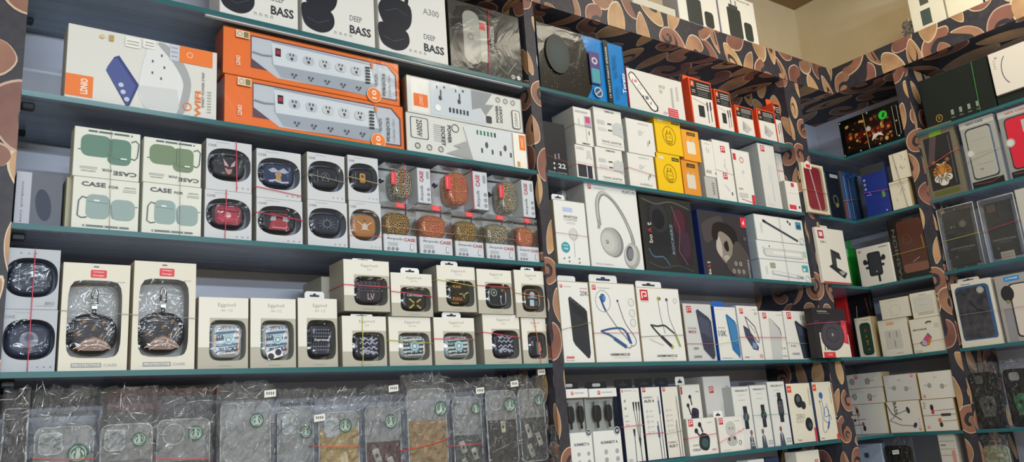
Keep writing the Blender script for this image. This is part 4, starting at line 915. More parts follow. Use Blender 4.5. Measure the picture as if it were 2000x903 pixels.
def art_adp(kind):
    def f(p):
        p.r(.0, .0, 1, 1, OR if 0 else 'e8582c'); p.r(.05, .03, .97, .97, 'e2dfda'); p.r(.05, .62, .97, .97, '24242a')
        p.r(.08, .82, .22, .94, 'ea6a34'); p.t('M', .15, .88, .05, 'f6e6da', b=True); p.lines(.34, .9, (.9, .85, .8), 'c4c2be', .018); p.lines(.34, .8, (.74, .7, .66), '8c8c8a', .01); p.lines(.1, .24, (.74, .7), 'c4c2be', .015)
        if kind == 0:
            p.rr(.3, .2, .55, .44, .02, '2c2e34'); p.l([(.7, .5), (.7, .1)], .02, '3a3c42'); p.l([(.84, .54), (.84, .14)], .02, '3a3c42'); p.r(.68, .36, .73, .54, '26282e'); p.r(.82, .38, .87, .56, '26282e'); p.l([(.1, .56), (.5, .5), (.95, .44)], .01, 'c05a4c')
        elif kind == 1:
            p.p([(.3, .2), (.55, .12), (.8, .28), (.55, .42), (.36, .5)], 'bdbdbb'); p.p([(.36, .5), (.3, .2), (.5, .26)], 'a4a4a4')
        else:
            p.l([(.35, .5), (.36, .06)], .03, '2c2e34'); p.l([(.7, .56), (.7, .06)], .03, '2c2e34'); p.r(.32, .3, .4, .52, '26282e'); p.r(.66, .34, .74, .56, '26282e')
    return f
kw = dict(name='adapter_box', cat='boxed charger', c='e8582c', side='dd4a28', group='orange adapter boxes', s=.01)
orange = dict(th=.016, u0=.0, u1=.75, c='e8622e', y=.02, hole='e8622e')
a1 = carton('A', 1355, 1400, 150, ZS['a'], label='tall orange adapter box with a tab, leftmost of the orange set', dep=.05, art=art_adp(0), tab=orange, **kw)
a2 = carton('A', 1405, 1436, 173, ZS['a'], label='orange adapter box squeezed second in the orange set', dep=.045, art=art_adp(0), tab=dict(orange, th=.01), **kw)
a3 = carton('A', 1442, 1477, 204, ZS['a'], label='short orange box with pale adapter print, left of its twin', dep=.05, art=art_adp(1), **kw)
a4 = carton('A', 1485, 1520, 211, ZS['a'], label='short orange box with pale adapter print, right of its twin', dep=.05, art=art_adp(1), **dict(kw, s=.004))
a5 = carton('A', 1522, 1541, 200, ZS['a'], label='orange box with cable print at the right end of the orange set', dep=.05, art=art_adp(2), tab=dict(orange, th=.02, u0=-.2, u1=.6), **dict(kw, s=.03))
# ---- second shelf
def art_22(p): p.t('22', .72, .19, .09, 'd4dce6', wd=.34, b=True); p.t('TRAVEL ADAPTER', .5, .055, .03, 'aeb4bc', wd=.86); p.e(.38, .22, .04, 'd4dce6'); p.e(.38, .13, .04, 'd4dce6'); p.r(.42, .3, .48, .4, '8a9098'); p.r(.58, .32, .64, .42, '8a9098'); p.l([(0, .36), (1, .28)], .01, 'c04854')
b1 = carton('A', 1067, 1112, 235, ZS['b'], 'travel_adapter_box', 'black adapter box with large number, leftmost on the second shelf', 'boxed charger', c='23262c', dep=.06, art=art_22)
def art_s3(k):
    def f(p):
        p.t('SAMSUNG', .56, .93, .05, '3a3a3e', wd=.34, b=True); p.t('TRAVEL ADAPTER', .55, .16, .055, '46464a', wd=.7); p.lines(.2, .92, (.09,), 'b2b2b0', .012)
        p.rr(.1, .58, .36, .68, .01, 'c2c6c8'); p.rr(.12, .42, .4, .5, .01, 'd0d2d2'); p.r(.46, .6, .6, .64, '5c5e62'); p.r(.46, .44, .6, .48, '5c5e62'); p.p([(.62, .38), (.64, .62), (.8, .7), (1, .66), (1, .3), (.84, .36)], 'c4c8ca'); p.e(.9, .54, .012, '46464a')
    return f
def art_s2u(p): p.lines(.1, .8, (.9, .87), '9a9a9a', .015); p.rr(.58, .5, .95, .8, .05, 'b8a4c4'); p.rr(.64, .62, .88, .78, .03, 'c8506c'); p.l([(.62, .45), (.64, .12)], .02, 'a4a6a8'); p.l([(.25, .7), (.28, .55)], .03, 'b4b4b4'); p.r(.76, .3, .8, .4, '3a3c40'); p.t('SAMSUNG', .55, .05, .045, '3a3a3e', wd=.4, b=True)
def art_s2l(p): p.lines(.08, .5, (.92, .88), '9a9a9a', .015); p.p([(.6, .6), (.66, .86), (.84, .86), (.92, .6), (.78, .66)], 'c8cccc'); p.r(.08, .08, .55, .44, '32363e'); p.r(.6, .06, .86, .42, '2e3442'); p.l([(0, .5), (1, .48)], .008, 'd08a94'); p.t('SAMSUNG', .3, .03, .03, '3a3a3e', wd=.3)
kw = dict(cat='boxed charger', c='e4e3df', side='bfbfba')
x1 = carton('A', 1128, 1164, 281, ZS['b'], 'phone_accessory_box', 'white accessory box with two dark phone prints, under a slimmer one', art=art_s2l, dep=.09, **kw)
x2 = carton('A', 1125, 1161, 207, x1['top'] + .0006, 'phone_accessory_box', 'white accessory box with a small colourful screen picture, upper one', art=art_s2u, dep=.09, **kw)
y1 = carton('A', 1168, 1222, 285, ZS['b'], 'travel_adapter_box', 'white travel adapter box, bottom of two, beside the dark phone prints', art=art_s3(0), dep=.08, group='white travel adapter boxes', **kw)
y2 = carton('A', 1165, 1221, 207, y1['top'] + .0006, 'travel_adapter_box', 'white travel adapter box, top of two, beside the colourful screen picture', art=art_s3(1), dep=.08, group='white travel adapter boxes', **kw)
def art_faint(txt, bot=None):
    def f(p):
        p.t(txt, .62, .9, .045, '8a8c8e', wd=.4); p.rr(.42, .58, .56, .7, .03, 'd2d4d4'); p.l([(.5, .6), (.66, .7)], .015, 'c0c2c4'); p.l([(.74, .42), (.72, .28)], .02, '6a6c70'); p.l([(.8, .46), (.79, .36)], .03, '5a5c60'); p.ring(.48, .62, .06, .008, 'b8babc'); 
        if bot: p.t(bot, .6, .14, .07, '8a8c8e', wd=.45)
    return f
z1 = carton('A', 1231, 1284, 297, ZS['b'], 'earbud_cable_box', 'plain white box with faint print, lower one left of the yellow boxes', art=art_faint('', 'realme') if 0 else art_faint('oppo', 'oddio'), dep=.07, group='faint printed white boxes', **kw)
z2 = carton('A', 1228, 1283, 229, z1['top'] + .0006, 'earbud_cable_box', 'plain white box with faint print, upper one left of the yellow boxes', art=art_faint('ANYA'), dep=.07, group='faint printed white boxes', **kw)
def art_yel(p):
    p.r(.66, .84, .95, .93, '4a4226'); p.t('realme', .8, .885, .03, 'e0c060', wd=.22, b=True); p.rr(.12, .84, .34, .92, .02, 'e2d8b0')
    p.ring(.52, .5, .24, .02, '8a701a', 1.1); p.rr(.38, .34, .64, .56, .04, '8a701a'); p.rr(.405, .36, .615, .54, .03, 'eec21c'); p.r(.43, .56, .46, .64, '8a701a'); p.r(.55, .56, .58, .64, '8a701a'); p.t('ITE', .51, .45, .04, '8a701a', wd=.13); p.l([(.44, .33), (.44, .3), (.6, .3)], .02, '8a701a')
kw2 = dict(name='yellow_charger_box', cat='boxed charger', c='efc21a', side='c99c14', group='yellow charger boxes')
ye1 = carton('A', 1287, 1337, 296, ZS['b'], label='yellow charger box with a plug in a circle, bottom of two', art=art_yel, dep=.09, **kw2)
ye2 = carton('A', 1284, 1336, 223, ye1['top'] + .0006, label='yellow charger box with a plug in a circle, top of two', art=art_yel, dep=.09, **kw2)
def art_org(p): p.r(.3, .82, .8, .93, '55402a'); p.t('realme', .55, .875, .04, 'e8b860', wd=.36); p.rr(.22, .22, .72, .62, .06, 'e6ddca'); p.r(.3, .62, .36, .7, 'd8cfc0'); p.r(.58, .62, .64, .7, 'd8cfc0')
og1 = carton('A', 1338, 1372, 312, ZS['b'], 'orange_charger_box', 'light orange charger box in shiny wrap, bottom of two', 'boxed charger', c='eda23a', dep=.08, art=art_org, wrap=True, group='light orange charger boxes')
og2 = carton('A', 1337, 1371, 251, og1['top'] + .003, 'orange_charger_box', 'light orange charger box, top of two, right of the yellow one', 'boxed charger', c='eda23a', dep=.08, art=art_org, group='light orange charger boxes')
def art_dash(p): p.t('DASH', .7, .5, .22, '4a4a4c', rot=-90, wd=.5)
def art_plug(p): p.lines(.2, .6, (.9,), 'a4a4a2', .012); p.l([(.34, .8), (.35, .66)], .03, '9a9c9e'); p.l([(.5, .78), (.51, .66)], .03, '9a9c9e'); p.e(.85, .12, .07, '4a4e54'); p.r(.1, .1, .5, .18, 'b0b0ae')
d1 = carton('A', 1381, 1404, 344, ZS['b'], 'charging_cable_box', 'grey box reading downward in dark capitals, under a small white box', art=art_dash, dep=.06, c='b9bab6', cat='boxed charger')
d2 = carton('A', 1378, 1404, 272, d1['top'] + .0006, 'small_plug_box', 'small white plug box on top of the grey downward-lettered one', art=art_plug, dep=.08, **kw)
def art_one(p): plogo(p, .56, .86, .13, 'c43a4c'); p.l([(.5, .6), (.7, .5)], .02, 'b4b6b8'); p.l([(.6, .7), (.56, .56)], .02, 'b4b6b8'); plogo(p, .5, .42, .12, 'c43a4c'); p.l([(.4, .28), (.66, .18)], .02, 'c0c2c4'); p.r(.74, .12, .8, .17, '46484c'); p.l([(0, .5), (1, .46)], .012, '8a8a88')
def art_one2(p): p.r(.04, .8, .2, .92, 'c43a4c'); p.ring(.5, .82, .1, .03, 'c85a68'); p.t('50W', .25, .28, .04, '5a5c60', wd=.24); p.lines(.1, .6, (.2, .17, .14), 'a8a8a8', .01); p.l([(.2, .1), (.8, .06)], .02, 'b84a58'); p.r(.8, 0, .97, .2, 'cf3c46'); p.ring(.5, .6, .05, .015, 'b4b6b8')
f1 = carton('A', 1406, 1441, 271, ZS['b'], 'adapter_cable_box', 'tall white box with two small red square marks, right of the grey one', art=art_one, dep=.05, s=.011, **kw)
f2 = carton('A', 1443, 1478, 290, ZS['b'], 'adapter_cable_box', 'tall white box with a red corner strip beside the two-mark box', art=art_one2, dep=.05, **kw)
def art_op(p): plogo(p, .28, .92, .12, 'c43a4c'); p.p([(.45, .4), (.7, .46), (.72, .7), (.5, .66)], 'd2d4d4'); p.l([(.6, .4), (.55, .25), (.6, .12)], .03, 'c4c6c8'); p.rr(.2, .06, .55, .18, .02, 'd8d8d6')
def art_op2(p): p.t('ONEPLUS', .2, .62, .1, 'b04858', rot=90, wd=.42); p.l([(.55, .52), (.57, .3)], .04, '8c8e92'); p.l([(.75, .5), (.77, .3)], .04, '8c8e92'); p.r(.05, .04, .5, .2, 'dc6068'); p.r(.0, .7, 1, .725, 'e0a0a8')
h1 = carton('A', 1497, 1530, 278, ZS['b'], 'tall_charger_box', 'tall white box with one red mark at its top left corner', art=art_op, dep=.10, s=.008, **dict(kw, c='d9dad8', side='b4b8b8'))
h2 = carton('A', 1532, 1564, 298, ZS['b'], 'cable_box', 'white box with sideways red brand lettering behind a smaller box', art=art_op2, dep=.04, s=.05, **kw)
def art_sm(p): p.r(.45, .82, .68, .95, 'c43a4c'); p.r(.1, .08, .62, .22, 'd23c46'); p.e(.86, .17, .07, '34363a'); p.l([(.1, .6), (.9, .62)], .01, 'dcb0b4')
h3 = carton('A', 1541, 1572, 352, ZS['b'], 'small_charger_box', 'small white box with a red bottom strip at the shelf end', art=art_sm, dep=.04, s=.006, **kw)
band(x1, 'd06a78', 'pink rubber band round the white accessory and travel adapter boxes', box2=y1, z=.42, z2=.4, r=.0005)
band(z1, 'c04a58', 'red rubber band round the lower faint printed white box', z=.55, z2=.42, r=.0006)
band(x2, '7ca068', 'green rubber band round the colourful screen picture box', z=.52, z2=.5, r=.0006)
# ---- third shelf
def art_iw(p):
    p.rr(.28, .82, .58, .89, .01, 'b8c4ea'); p.t('iWATCH', .5, .745, .045, '55585c', wd=.42, b=True); p.t('CHARGER', .5, .70, .03, '9a9c9e', wd=.42); p.lines(.36, .64, (.66, .64), 'c0c2c4', .006)
    p.e(.55, .48, .14, 'bfc3c4', 1.1); p.e(.53, .49, .11, 'cfd2d2', 1.1); p.l([(.55, .38), (.54, .12)], .014, 'c0c4c6'); p.e(.27, .27, .13, '3c98ac'); p.t('QUICK', .27, .30, .026, 'd8f0f4', wd=.16, b=True); p.t('USB', .27, .25, .03, 'd8f0f4', wd=.14, b=True)
    for u, v in ((.2, .1), (.35, .12), (.35, .06), (.66, .11), (.66, .05)): p.e(u, v, .022, '7a8286')
iw = carton('A', 1090, 1154, 388, ZS['c'], 'watch_charger_box', 'white watch charger box with a teal round badge at the shelf start', 'boxed charger', c='e6e7e6', side='a89a80', dep=.05, art=art_iw, tab=dict(u0=-.02, u1=.38, th=.013, c='dfe3ea'), s=.01)
def art_gtx(p): p.t('TOUGH', .55, .8, .1, '6c6e74', wd=.8, b=True); [p.r(.1 + .09 * i, .3, .13 + .09 * i, .7, '7a7c82') for i in range(9)]
carton('A', 1111, 1160, 360, ZS['c'], 'grey_text_box', 'grey lettered box standing back behind the watch charger box', 'box', c='a9abb0', dep=.05, art=art_gtx, s=.085)
def art_muff(p):
    plogo(p, .1, .945, .03, 'b83a44'); p.t('PORTRONICS', .28, .935, .022, 'a0b4b4', wd=.22); p.t('MUFFS M1', .84, .94, .04, '4a4c50', wd=.25)
    # headband
    out = [(.22, .50), (.20, .66), (.22, .80), (.30, .885), (.42, .87), (.56, .78), (.70, .62), (.80, .44), (.83, .32)]
    out = catmull(out, 5, False); p.l(out, .055, '8f9290'); p.l([(a + .004, b + .003) for a, b in out], .036, 'b9bbb8'); p.l([(a + .03, b - .02) for a, b in out[1:-1]], .02, '85888a')
    p.l([(.23, .56), (.2, .46)], .05, '9b9e9d'); p.l([(.8, .42), (.82, .33)], .03, '9b9e9d')
    p.e(.44, .31, .19, '83868a', 1.12, 18); p.e(.40, .315, .185, 'a6a9a8', 1.12, 18); p.e(.37, .31, .15, 'b8bab8', 1.12, 18); p.e(.34, .31, .12, 'c3c5c3', 1.15, 18); plogo(p, .33, .31, .024, '4a4c52')
    p.e(.78, .17, .15, 'a3a5a4', 1.25, -14); p.e(.75, .18, .12, 'c0c1be', 1.3, -14); p.e(.735, .195, .07, '5a5e68', 1.6, -10); p.e(.745, .19, .05, '7c808a', 1.7, -10)
    p.t('Wireless Headphone', .24, .045, .02, '8a8c8e', wd=.32)
mu = carton('A', 1155, 1260, 354, ZS['c'], 'grey_headphone_box', 'white box with large printed grey over-ear headphones', 'boxed headphones', c='e3e4e3', side='b6b8b8', dep=.07, art=art_muff)
def boat(p, u, v, cap, wd):
    p.t('bo', u, v - wd * .32, cap, 'd4d0c8', rot=90, wd=wd * .4, b=True); p.t('A', u, v + wd * .07, cap, 'd03c3c', rot=90, wd=wd * .24, b=True); p.t('t', u, v + wd * .36, cap * 1.1, 'd4d0c8', rot=90, wd=wd * .16, b=True)
def art_bo1(p):
    p.rr(.1, .2, .52, .92, .12, '2b2a2c'); p.e(.34, .72, .17, '3a393c', 1.2); p.e(.32, .7, .12, '1f1f22', 1.2); boat(p, .14, .52, .07, .28); p.t('ROCKERZ', .55, .45, .05, '8fa8b8', rot=90, wd=.4, b=True)
    p.rr(.62, .12, .92, .86, .1, '3c2630'); p.e(.72, .7, .12, '5c2a3a', 1.5); p.e(.8, .4, .1, '4a3040', 2.); p.l([(.6, .9), (.72, .6), (.66, .3), (.8, .12)], .02, '6c5a60'); p.cl([(.08, .3), (.16, .2), (.34, .2), (.44, .1)], .02, '5a7690'); p.cl([(.06, .12), (.3, .06), (.6, .1), (.9, .04)], .02, '4a4e58'); p.cl([(.04, .95), (.3, .9), (.6, .95), (.95, .88)], .02, '6a665c')
bo1 = carton('A', 1263, 1366, 379, ZS['c'], 'black_headset_box', 'black box in shiny crinkled wrap beside the grey headphone box', 'boxed headset', c='34332f', dep=.07, art=art_bo1, wrap=True)
def art_bo2(p):
    p.cp([(.05, .75), (.2, .86), (.45, .94), (.5, .8), (.3, .6), (.1, .5)], '4a4446')
    p.cp([(.30, .42), (.36, .64), (.46, .7), (.62, .6), (.68, .5), (.6, .34), (.5, .22), (.42, .24)], '8a8078'); p.cp([(.30, .42), (.36, .62), (.42, .5), (.40, .3)], 'b8b0a6'); p.cp([(.46, .5), (.54, .56), (.56, .42), (.5, .4)], '26211f'); p.cp([(.42, .3), (.5, .34), (.56, .3), (.5, .22)], 'aaa298')
    p.cp([(.24, .6), (.3, .8), (.52, .84), (.74, .74), (.76, .52), (.68, .46), (.6, .62), (.4, .7), (.34, .56)], '221d1c'); p.cp([(.66, .5), (.78, .56), (.98, .3), (.9, .04), (.6, .04), (.46, .2), (.6, .34)], '4e4846')
    boat(p, .1, .13, .06, .2); p.r(.88, .8, 1., .96, 'd83a48'); p.p([(.91, .86), (.96, .84), (.96, .92)], 'f0d0d0'); p.t('ROCKERZ', .93, .16, .035, 'a9b0b8', rot=90, wd=.28, b=True)
    p.icons((.66, .76), .22, .025, 'c0bcb8'); p.icons((.6, .7, .8), .1, .025, 'c0bcb8'); p.icons((.92,), .62, .02, '8a8886')
bo2 = carton('A', 1377, 1472, 408, ZS['c'], 'dark_earphone_box', 'dark navy box with a shadowed face picture and red corner flag', 'boxed earphones', c='37343a', side='1e2c66', dep=.06, art=art_bo2)
def art_pen(kind):
    def f(p):
        p.lines(.1, .14, [.3 + .05 * i for i in range(8)], 'a4a6a8', .012)
        if kind == 0: p.l([(.16, .78), (.84, .12)], .028, '3f444c'); p.l([(.16, .78), (.22, .73)], .035, '2a2e36'); p.e(.68, .86, .018, '4a5260'); p.e(.72, .78, .018, '4a5260'); p.rr(.84, .6, .95, .9, .01, '4c8ca4'); p.r(.86, .64, .93, .78, '2f4a78'); p.ring(.92, .14, .04, .01, 'b4c4b8')
        if kind == 1: p.rr(.12, .16, .92, .6, .12, 'b9bcbe'); p.rr(.14, .2, .9, .56, .11, 'd6d8d8'); p.rr(.3, .3, .86, .46, .06, 'e8e8e6'); p.e(.24, .72, .012, '8a8c90'); p.r(.9, .3, .97, .62, 'a9d2b8')
        if kind == 2: p.rr(.2, .6, .3, .86, .01, '9aa48c'); p.l([(.22, .4), (.76, .26)], .05, 'b9bcc2'); p.l([(.24, .41), (.7, .29)], .03, 'dfe0e2'); p.l([(.76, .26), (.84, .24)], .03, '9a9ca2'); p.r(.84, .55, .96, .86, '4ca8b0'); p.r(.85, .58, .9, .7, 'e0e8e8'); p.ring(.92, .2, .04, .01, 'b4c4b8')
    return f
kw = dict(name='stylus_pen_box', cat='boxed stylus', c='e3e5e3', side='a8b4bc', group='stylus pen boxes')
q1 = carton('A', 1488, 1588, 505, ZS['c'], label='white stylus box with a white pen print, bottom of three', dep=.045, art=art_pen(2), **kw)
q2 = carton('A', 1481, 1583, 468, q1['top'] + .0005, label='white stylus box with a long clear window, middle of three', dep=.05, art=art_pen(1), **kw)
q3 = carton('A', 1478, 1576, 417, q2['top'] + .0005, label='white stylus box with a dark slanting pen print, top of three', dep=.06, art=art_pen(0), **kw)
band(iw, 'b87888', 'thin pink rubber band round the watch charger box', z=.48, z2=.46, r=.0005)
band(q1, '8a9098', 'thin dark rubber band upright round the stylus boxes', x=.52, x2=.5, hh=q1['h'] + q2['h'] + q3['h'], r=.0005)
# ---- fourth shelf
def art_20k(p):
    plogo(p, .1, .935, .04, LR); p.t('PORTRONICS', .3, .93, .014, 'a4a6aa', wd=.26); p.t('POWER BRICK', .83, .915, .014, 'c04a54', wd=.26); p.t('20K', .84, .855, .06, '5f6266', wd=.28)
    p.p([(.30, .79), (.36, .81), (.82, .665), (.88, .63), (.88, .12), (.84, .06), (.78, .06), (.4, .22), (.34, .27)], '33363c'); p.p([(.30, .79), (.36, .81), (.82, .665), (.84, .64), (.36, .77)], '4a4e56'); p.p([(.38, .74), (.84, .62), (.82, .52), (.42, .62)], '2a2d32')
    for i in range(4): p.r(.42 + .1 * i, .752 - .032 * i, .48 + .1 * i, .763 - .032 * i, '1c1e22')
    p.t('20000', .2, .07, .03, LR, wd=.26, b=True); p.t('Power Bank', .2, .035, .012, '6a6c70', wd=.26)
kw = dict(c='e6e6e4', side='b5aa90', s=.01)
w1 = carton('A', 1102, 1163, 548, ZS['d'], 'power_bank_box', 'white box with a big black power bank print and red number', 'boxed power bank', dep=.05, art=art_20k, tab=dict(u0=.01, u1=.6, th=.013, c='dfe2e4', hole='dfe2e4'), **kw)
def art_h25(p):
    plogo(p, .09, .93, .04, LR); p.t('PORTRONICS', .3, .925, .014, '8a8c90', wd=.26); p.ring(.26, .76, .16, .006, '4a5a78', 1.1); p.e(.26, .80, .06, '3c64a4', 1.2); p.e(.29, .8, .035, '5a86c0', 1.2); p.cl([(.2, .82), (.26, .7), (.3, .64)], .035, '34528c'); p.e(.58, .77, .022, '3a50a8')
    p.cl([(.3, .64), (.5, .45), (.7, .3), (.78, .24)], .010, '3e4658'); p.cl([(.59, .75), (.7, .5), (.9, .3), (.88, .22), (.8, .2)], .010, '3e4658')
    p.cl([(.15, .385), (.4, .42), (.62, .42), (.74, .34), (.8, .23)], .03, '3c5a86'); p.cl([(.17, .375), (.36, .33), (.56, .23)], .035, '41628e'); p.l([(.42, .3), (.68, .19)], .06, '3a5c8c'); p.cl([(.68, .19), (.76, .18), (.8, .22)], .01, '3e4658'); p.l([(.72, .36), (.78, .24)], .05, '3a4f94')
    for v in (.76, .62, .5): p.ring(.88, v, .06, .008, 'b2b4b6'); p.t('(', .88, v, .03, 'b2b4b6')
    p.t('HARMONICS 25', .52, .1, .03, '46484c', wd=.42, b=True); p.t('Wireless Sports Headset', .54, .06, .012, '8a8c90', wd=.34)
w2 = carton('A', 1165, 1255, 550, ZS['d'], 'neckband_box', 'white box with a blue neckband earphone print and pierced hang tab', 'boxed earphones', dep=.05, art=art_h25, tab=dict(u0=.01, u1=.62, th=.019, c='e4e6e6', hole='2c3a60'), group='neckband earphone boxes', **kw)
def art_h22(p):
    plogo(p, .17, .89, .09, LR); p.t('PORTRONICS', .17, .8, .012, 'a0a2a6', wd=.18); p.e(.49, .85, .035, 'b0ac4a'); p.e(.52, .85, .025, '6c7050'); p.e(.68, .84, .028, '4a4e5a')
    p.cl([(.48, .82), (.5, .6), (.56, .38)], .008, '5a5c62'); p.cl([(.69, .82), (.7, .6), (.8, .4), (.9, .2)], .008, '5a5c62')
    p.cl([(.24, .49), (.4, .475), (.56, .485), (.7, .42), (.78, .38)], .028, '3a4040'); p.cl([(.26, .48), (.42, .36), (.66, .22)], .03, '3f4448'); p.l([(.46, .34), (.7, .19)], .055, '30343a'); p.l([(.68, .21), (.71, .18)], .055, 'a8b040'); p.l([(.78, .38), (.88, .2)], .03, 'a8b040'); p.l([(.2, .3), (.5, .22)], .02, 'd4d4d2')
    p.ring(.88, .83, .04, .006, 'a0a2a4'); p.t('HARMONICS 22', .55, .08, .03, '46484c', wd=.46, b=True); p.t('Wireless Sports Headset', .56, .04, .012, '8a8c90', wd=.34)
w3 = carton('A', 1257, 1342, 560, ZS['d'], 'neckband_box', 'white box with a black and lime neckband print, large red mark', 'boxed earphones', dep=.05, art=art_h22, tab=dict(u0=.01, u1=.6, th=.016, c='e4e6e6'), group='neckband earphone boxes', **kw)
def art_pb(kind):
    def f(p):
        if kind != 1: plogo(p, .2, .90, .08, LR)
        if kind == 0:
            p.p([(.44, .88), (.5, .91), (.86, .77), (.94, .7), (.95, .1), (.88, .03), (.82, .04), (.56, .2), (.54, .28)], '4a4c5e'); p.p([(.5, .8), (.86, .7), (.88, .4), (.54, .5)], '5e6074'); p.t('POWER', .24, .57, .03, '9a9090', wd=.28); p.t('MAX', .24, .51, .05, 'c07a80', wd=.28, b=True); p.t('18W', .3, .22, .045, '5c5e62', wd=.18); p.t('20000', .32, .08, .045, '5c5e62', wd=.28)
        if kind == 1:
            p.t('PORTRONICS', .3, .94, .014, 'b0b2b6', wd=.4); p.p([(.5, .84), (.56, .86), (.9, .73), (.96, .66), (.97, .12), (.92, .03), (.86, .08), (.62, .2)], '3470a6'); p.p([(.56, .8), (.92, .68), (.93, .3), (.66, .36)], '4482b6'); p.t('POWER', .24, .60, .022, '6a7a94', wd=.3); p.t('10K', .26, .5, .11, '3e4c5c', wd=.36); p.lines(.1, .56, (.05,), 'a0a2a4', .01)
        if kind == 2:
            p.t('POWER', .8, .93, .016, '6a6c70', wd=.2); p.t('10', .86, .86, .05, '7a7c80', wd=.12); p.p([(.2, .64), (.42, .58), (.8, .24), (.76, .18), (.54, .2), (.24, .44)], '454a60'); p.l([(.34, .8), (.4, .78), (.74, .62), (.86, .4), (.84, .32), (.78, .34), (.5, .5)], .03, '4a4e58', True); p.l([(.5, .66), (.72, .5)], .02, '9aa0aa'); p.p([(.5, .24), (.7, .2), (.72, .3), (.54, .34)], '7c94c0'); p.t('MODEL', .2, .06, .02, '4a4c50', wd=.2, b=True); p.r(.8, .05, .95, .11, 'd8a0a4')
        if kind == 3:
            p.t('POWER', .84, .92, .02, '8a8c90', wd=.24); p.p([(.36, .84), (.42, .86), (.8, .64), (.84, .5), (.72, .02), (.3, .02)], 'c3c5c6'); p.p([(.42, .86), (.8, .64), (.84, .5), (.8, .5), (.76, .62)], '7c8086'); p.t('2.4A', .84, .24, .04, '7c7e82', wd=.2); p.t('10000', .84, .08, .03, '8c8e92', wd=.24)
        if kind == 4:
            p.t('10K', .78, .87, .11, '6a6c66', wd=.3); p.p([(.38, .78), (.44, .8), (.82, .62), (.98, .5), (.98, .04), (.52, .02)], '353c4a'); p.p([(.44, .72), (.9, .56), (.92, .44), (.5, .5)], '444c5e'); p.t('2.4A', .2, .28, .04, '5c5e62', wd=.2); p.t('10000', .26, .12, .045, '5c5e62', wd=.28)
    return f
kw = dict(name='power_bank_box', cat='boxed power bank', dep=.035, c='e2e1dd', group='slim power bank boxes')
blue = dict(u0=-.05, u1=.45, th=.014, c='2a62c0', hole='2a62c0')
m1 = carton('A', 1346, 1402, 593, ZS['d'], label='slim white box with a dark power bank, first after the neckbands', art=art_pb(0), wrap=True, **kw)
m2 = carton('A', 1407, 1450, 598, ZS['d'], label='slim white box with a blue power bank and blue hang tab', art=art_pb(1), tab=blue, side='2456b0', **kw)
m3 = carton('A', 1452, 1494, 597, ZS['d'], label='slim white box with an outlined phone and power bank', art=art_pb(2), **kw)
m4 = carton('A', 1496, 1541, 607, ZS['d'], label='slim white box with a pale grey power bank', art=art_pb(3), **kw)
m5 = carton('A', 1543, 1594, 607, ZS['d'], label='slim white box with a dark blue power bank beside the black pad box', art=art_pb(4), **kw)
band(w1, '8c8850', 'olive rubber band rising across the black power bank box', z=.4, z2=.5, r=.0006)
band(w2, 'c06a80', 'pink rubber band across the blue neckband box', z=.36, z2=.37, r=.0006)
band(w3, '7a7866', 'olive rubber band across the lime neckband box', z=.33, z2=.36, r=.0006)
band(m1, 'e0506c', 'red rubber band low across the dark slim power bank box', z=.3, z2=.3, r=.0007)
band(m2, 'c0c070', 'yellow rubber band across the blue slim power bank box', z=.3, z2=.38, r=.0006)
band(m3, 'e0405c', 'red rubber band round two slim power bank boxes', box2=m4, z=.42, z2=.42)
band(m5, 'a0b070', 'green rubber band across the dark blue slim power bank box', z=.34, z2=.32, r=.0006)
# ---- fifth shelf
def cable_pack(xl, xr, yt, label, plug):
    loc, r, w, h = place('A', xl, xr, yt, ZS['e'], .01); o = empty('cable_pack', loc, r, label, 'packed cable', 'windowed cable packs')
    dep = .03; q = MB(); zw0, zw1 = h * .45, h * .885
    q.box(0, 0, 0, w, dep, zw0, 'e2e3e2', .0008); q.box(0, 0, zw1, w, dep, h, 'e4e4e4', .0008); q.box(0, dep * .7, zw0, w, dep, zw1, 'a9aca8')
    p = Pr(q, w, h); plogo(p, .34, .945, .05, LR); p.t('PORTRONICS', .64, .945, .016, '7a7c80', wd=.4); p.t('KONNECT A', .55, .30, .035, '4a4c50', wd=.6, b=True); p.icons((.4, .8), .18, .05, '8a8c90'); p.icons((.4, .8), .08, .05, '8a8c90'); p.e(.86, .44, .11, '3c4a54'); p.ring(.86, .44, .1, .02, 'c8d0d0'); p.t('2M', .86, .44, .03, 'e0e6e8', wd=.1, b=True)
    q.build('carton', o)
    for cx, a in ((w * .3, .16), (w * .72, .13)):
        q = MB(); z = zw0 + (zw1 - zw0) * .25; q.pillow(cx, z + .022, w * a * .8, .02, .004, .014, '24262c', 3.2, .25, 16); q.box(cx - w * a * .5, .006, z + .04, cx + w * a * .5, .012, z + .052, '8a8c90', .001); q.tube([(cx, .009, z + .004), (cx, .009, z - .012)], .003, '24262c'); q.build('cable_plug', o)
    q = MB(); q.poly([(0.001, .0004, zw0), (w - .001, .0004, zw0), (w - .001, .0004, zw1), (0.001, .0004, zw1)], 'film'); q.build('window_film', o)
    q = MB(); q.prism([(w * .1, h), (w * .95, h), (w * .9, h + .018), (w * .2, h + .018)], dep - .002, dep - .001, '22242a'); p = Pr(q, w, .02, dep - .002, 0, h); p.rr(.4, .3, .7, .7, .1, 'b4b8ba'); q.build('hang_tab', o)
    return dict(o=o, loc=loc, w=w, h=h, dep=dep, r=r, top=loc[2] + h)
cable_pack(1112, 1162, 761, 'windowed cable pack at the left end, half behind a crumpled bag', 0)
cable_pack(1164, 1219, 760, 'windowed cable pack beside the three-headed cable box', 1)
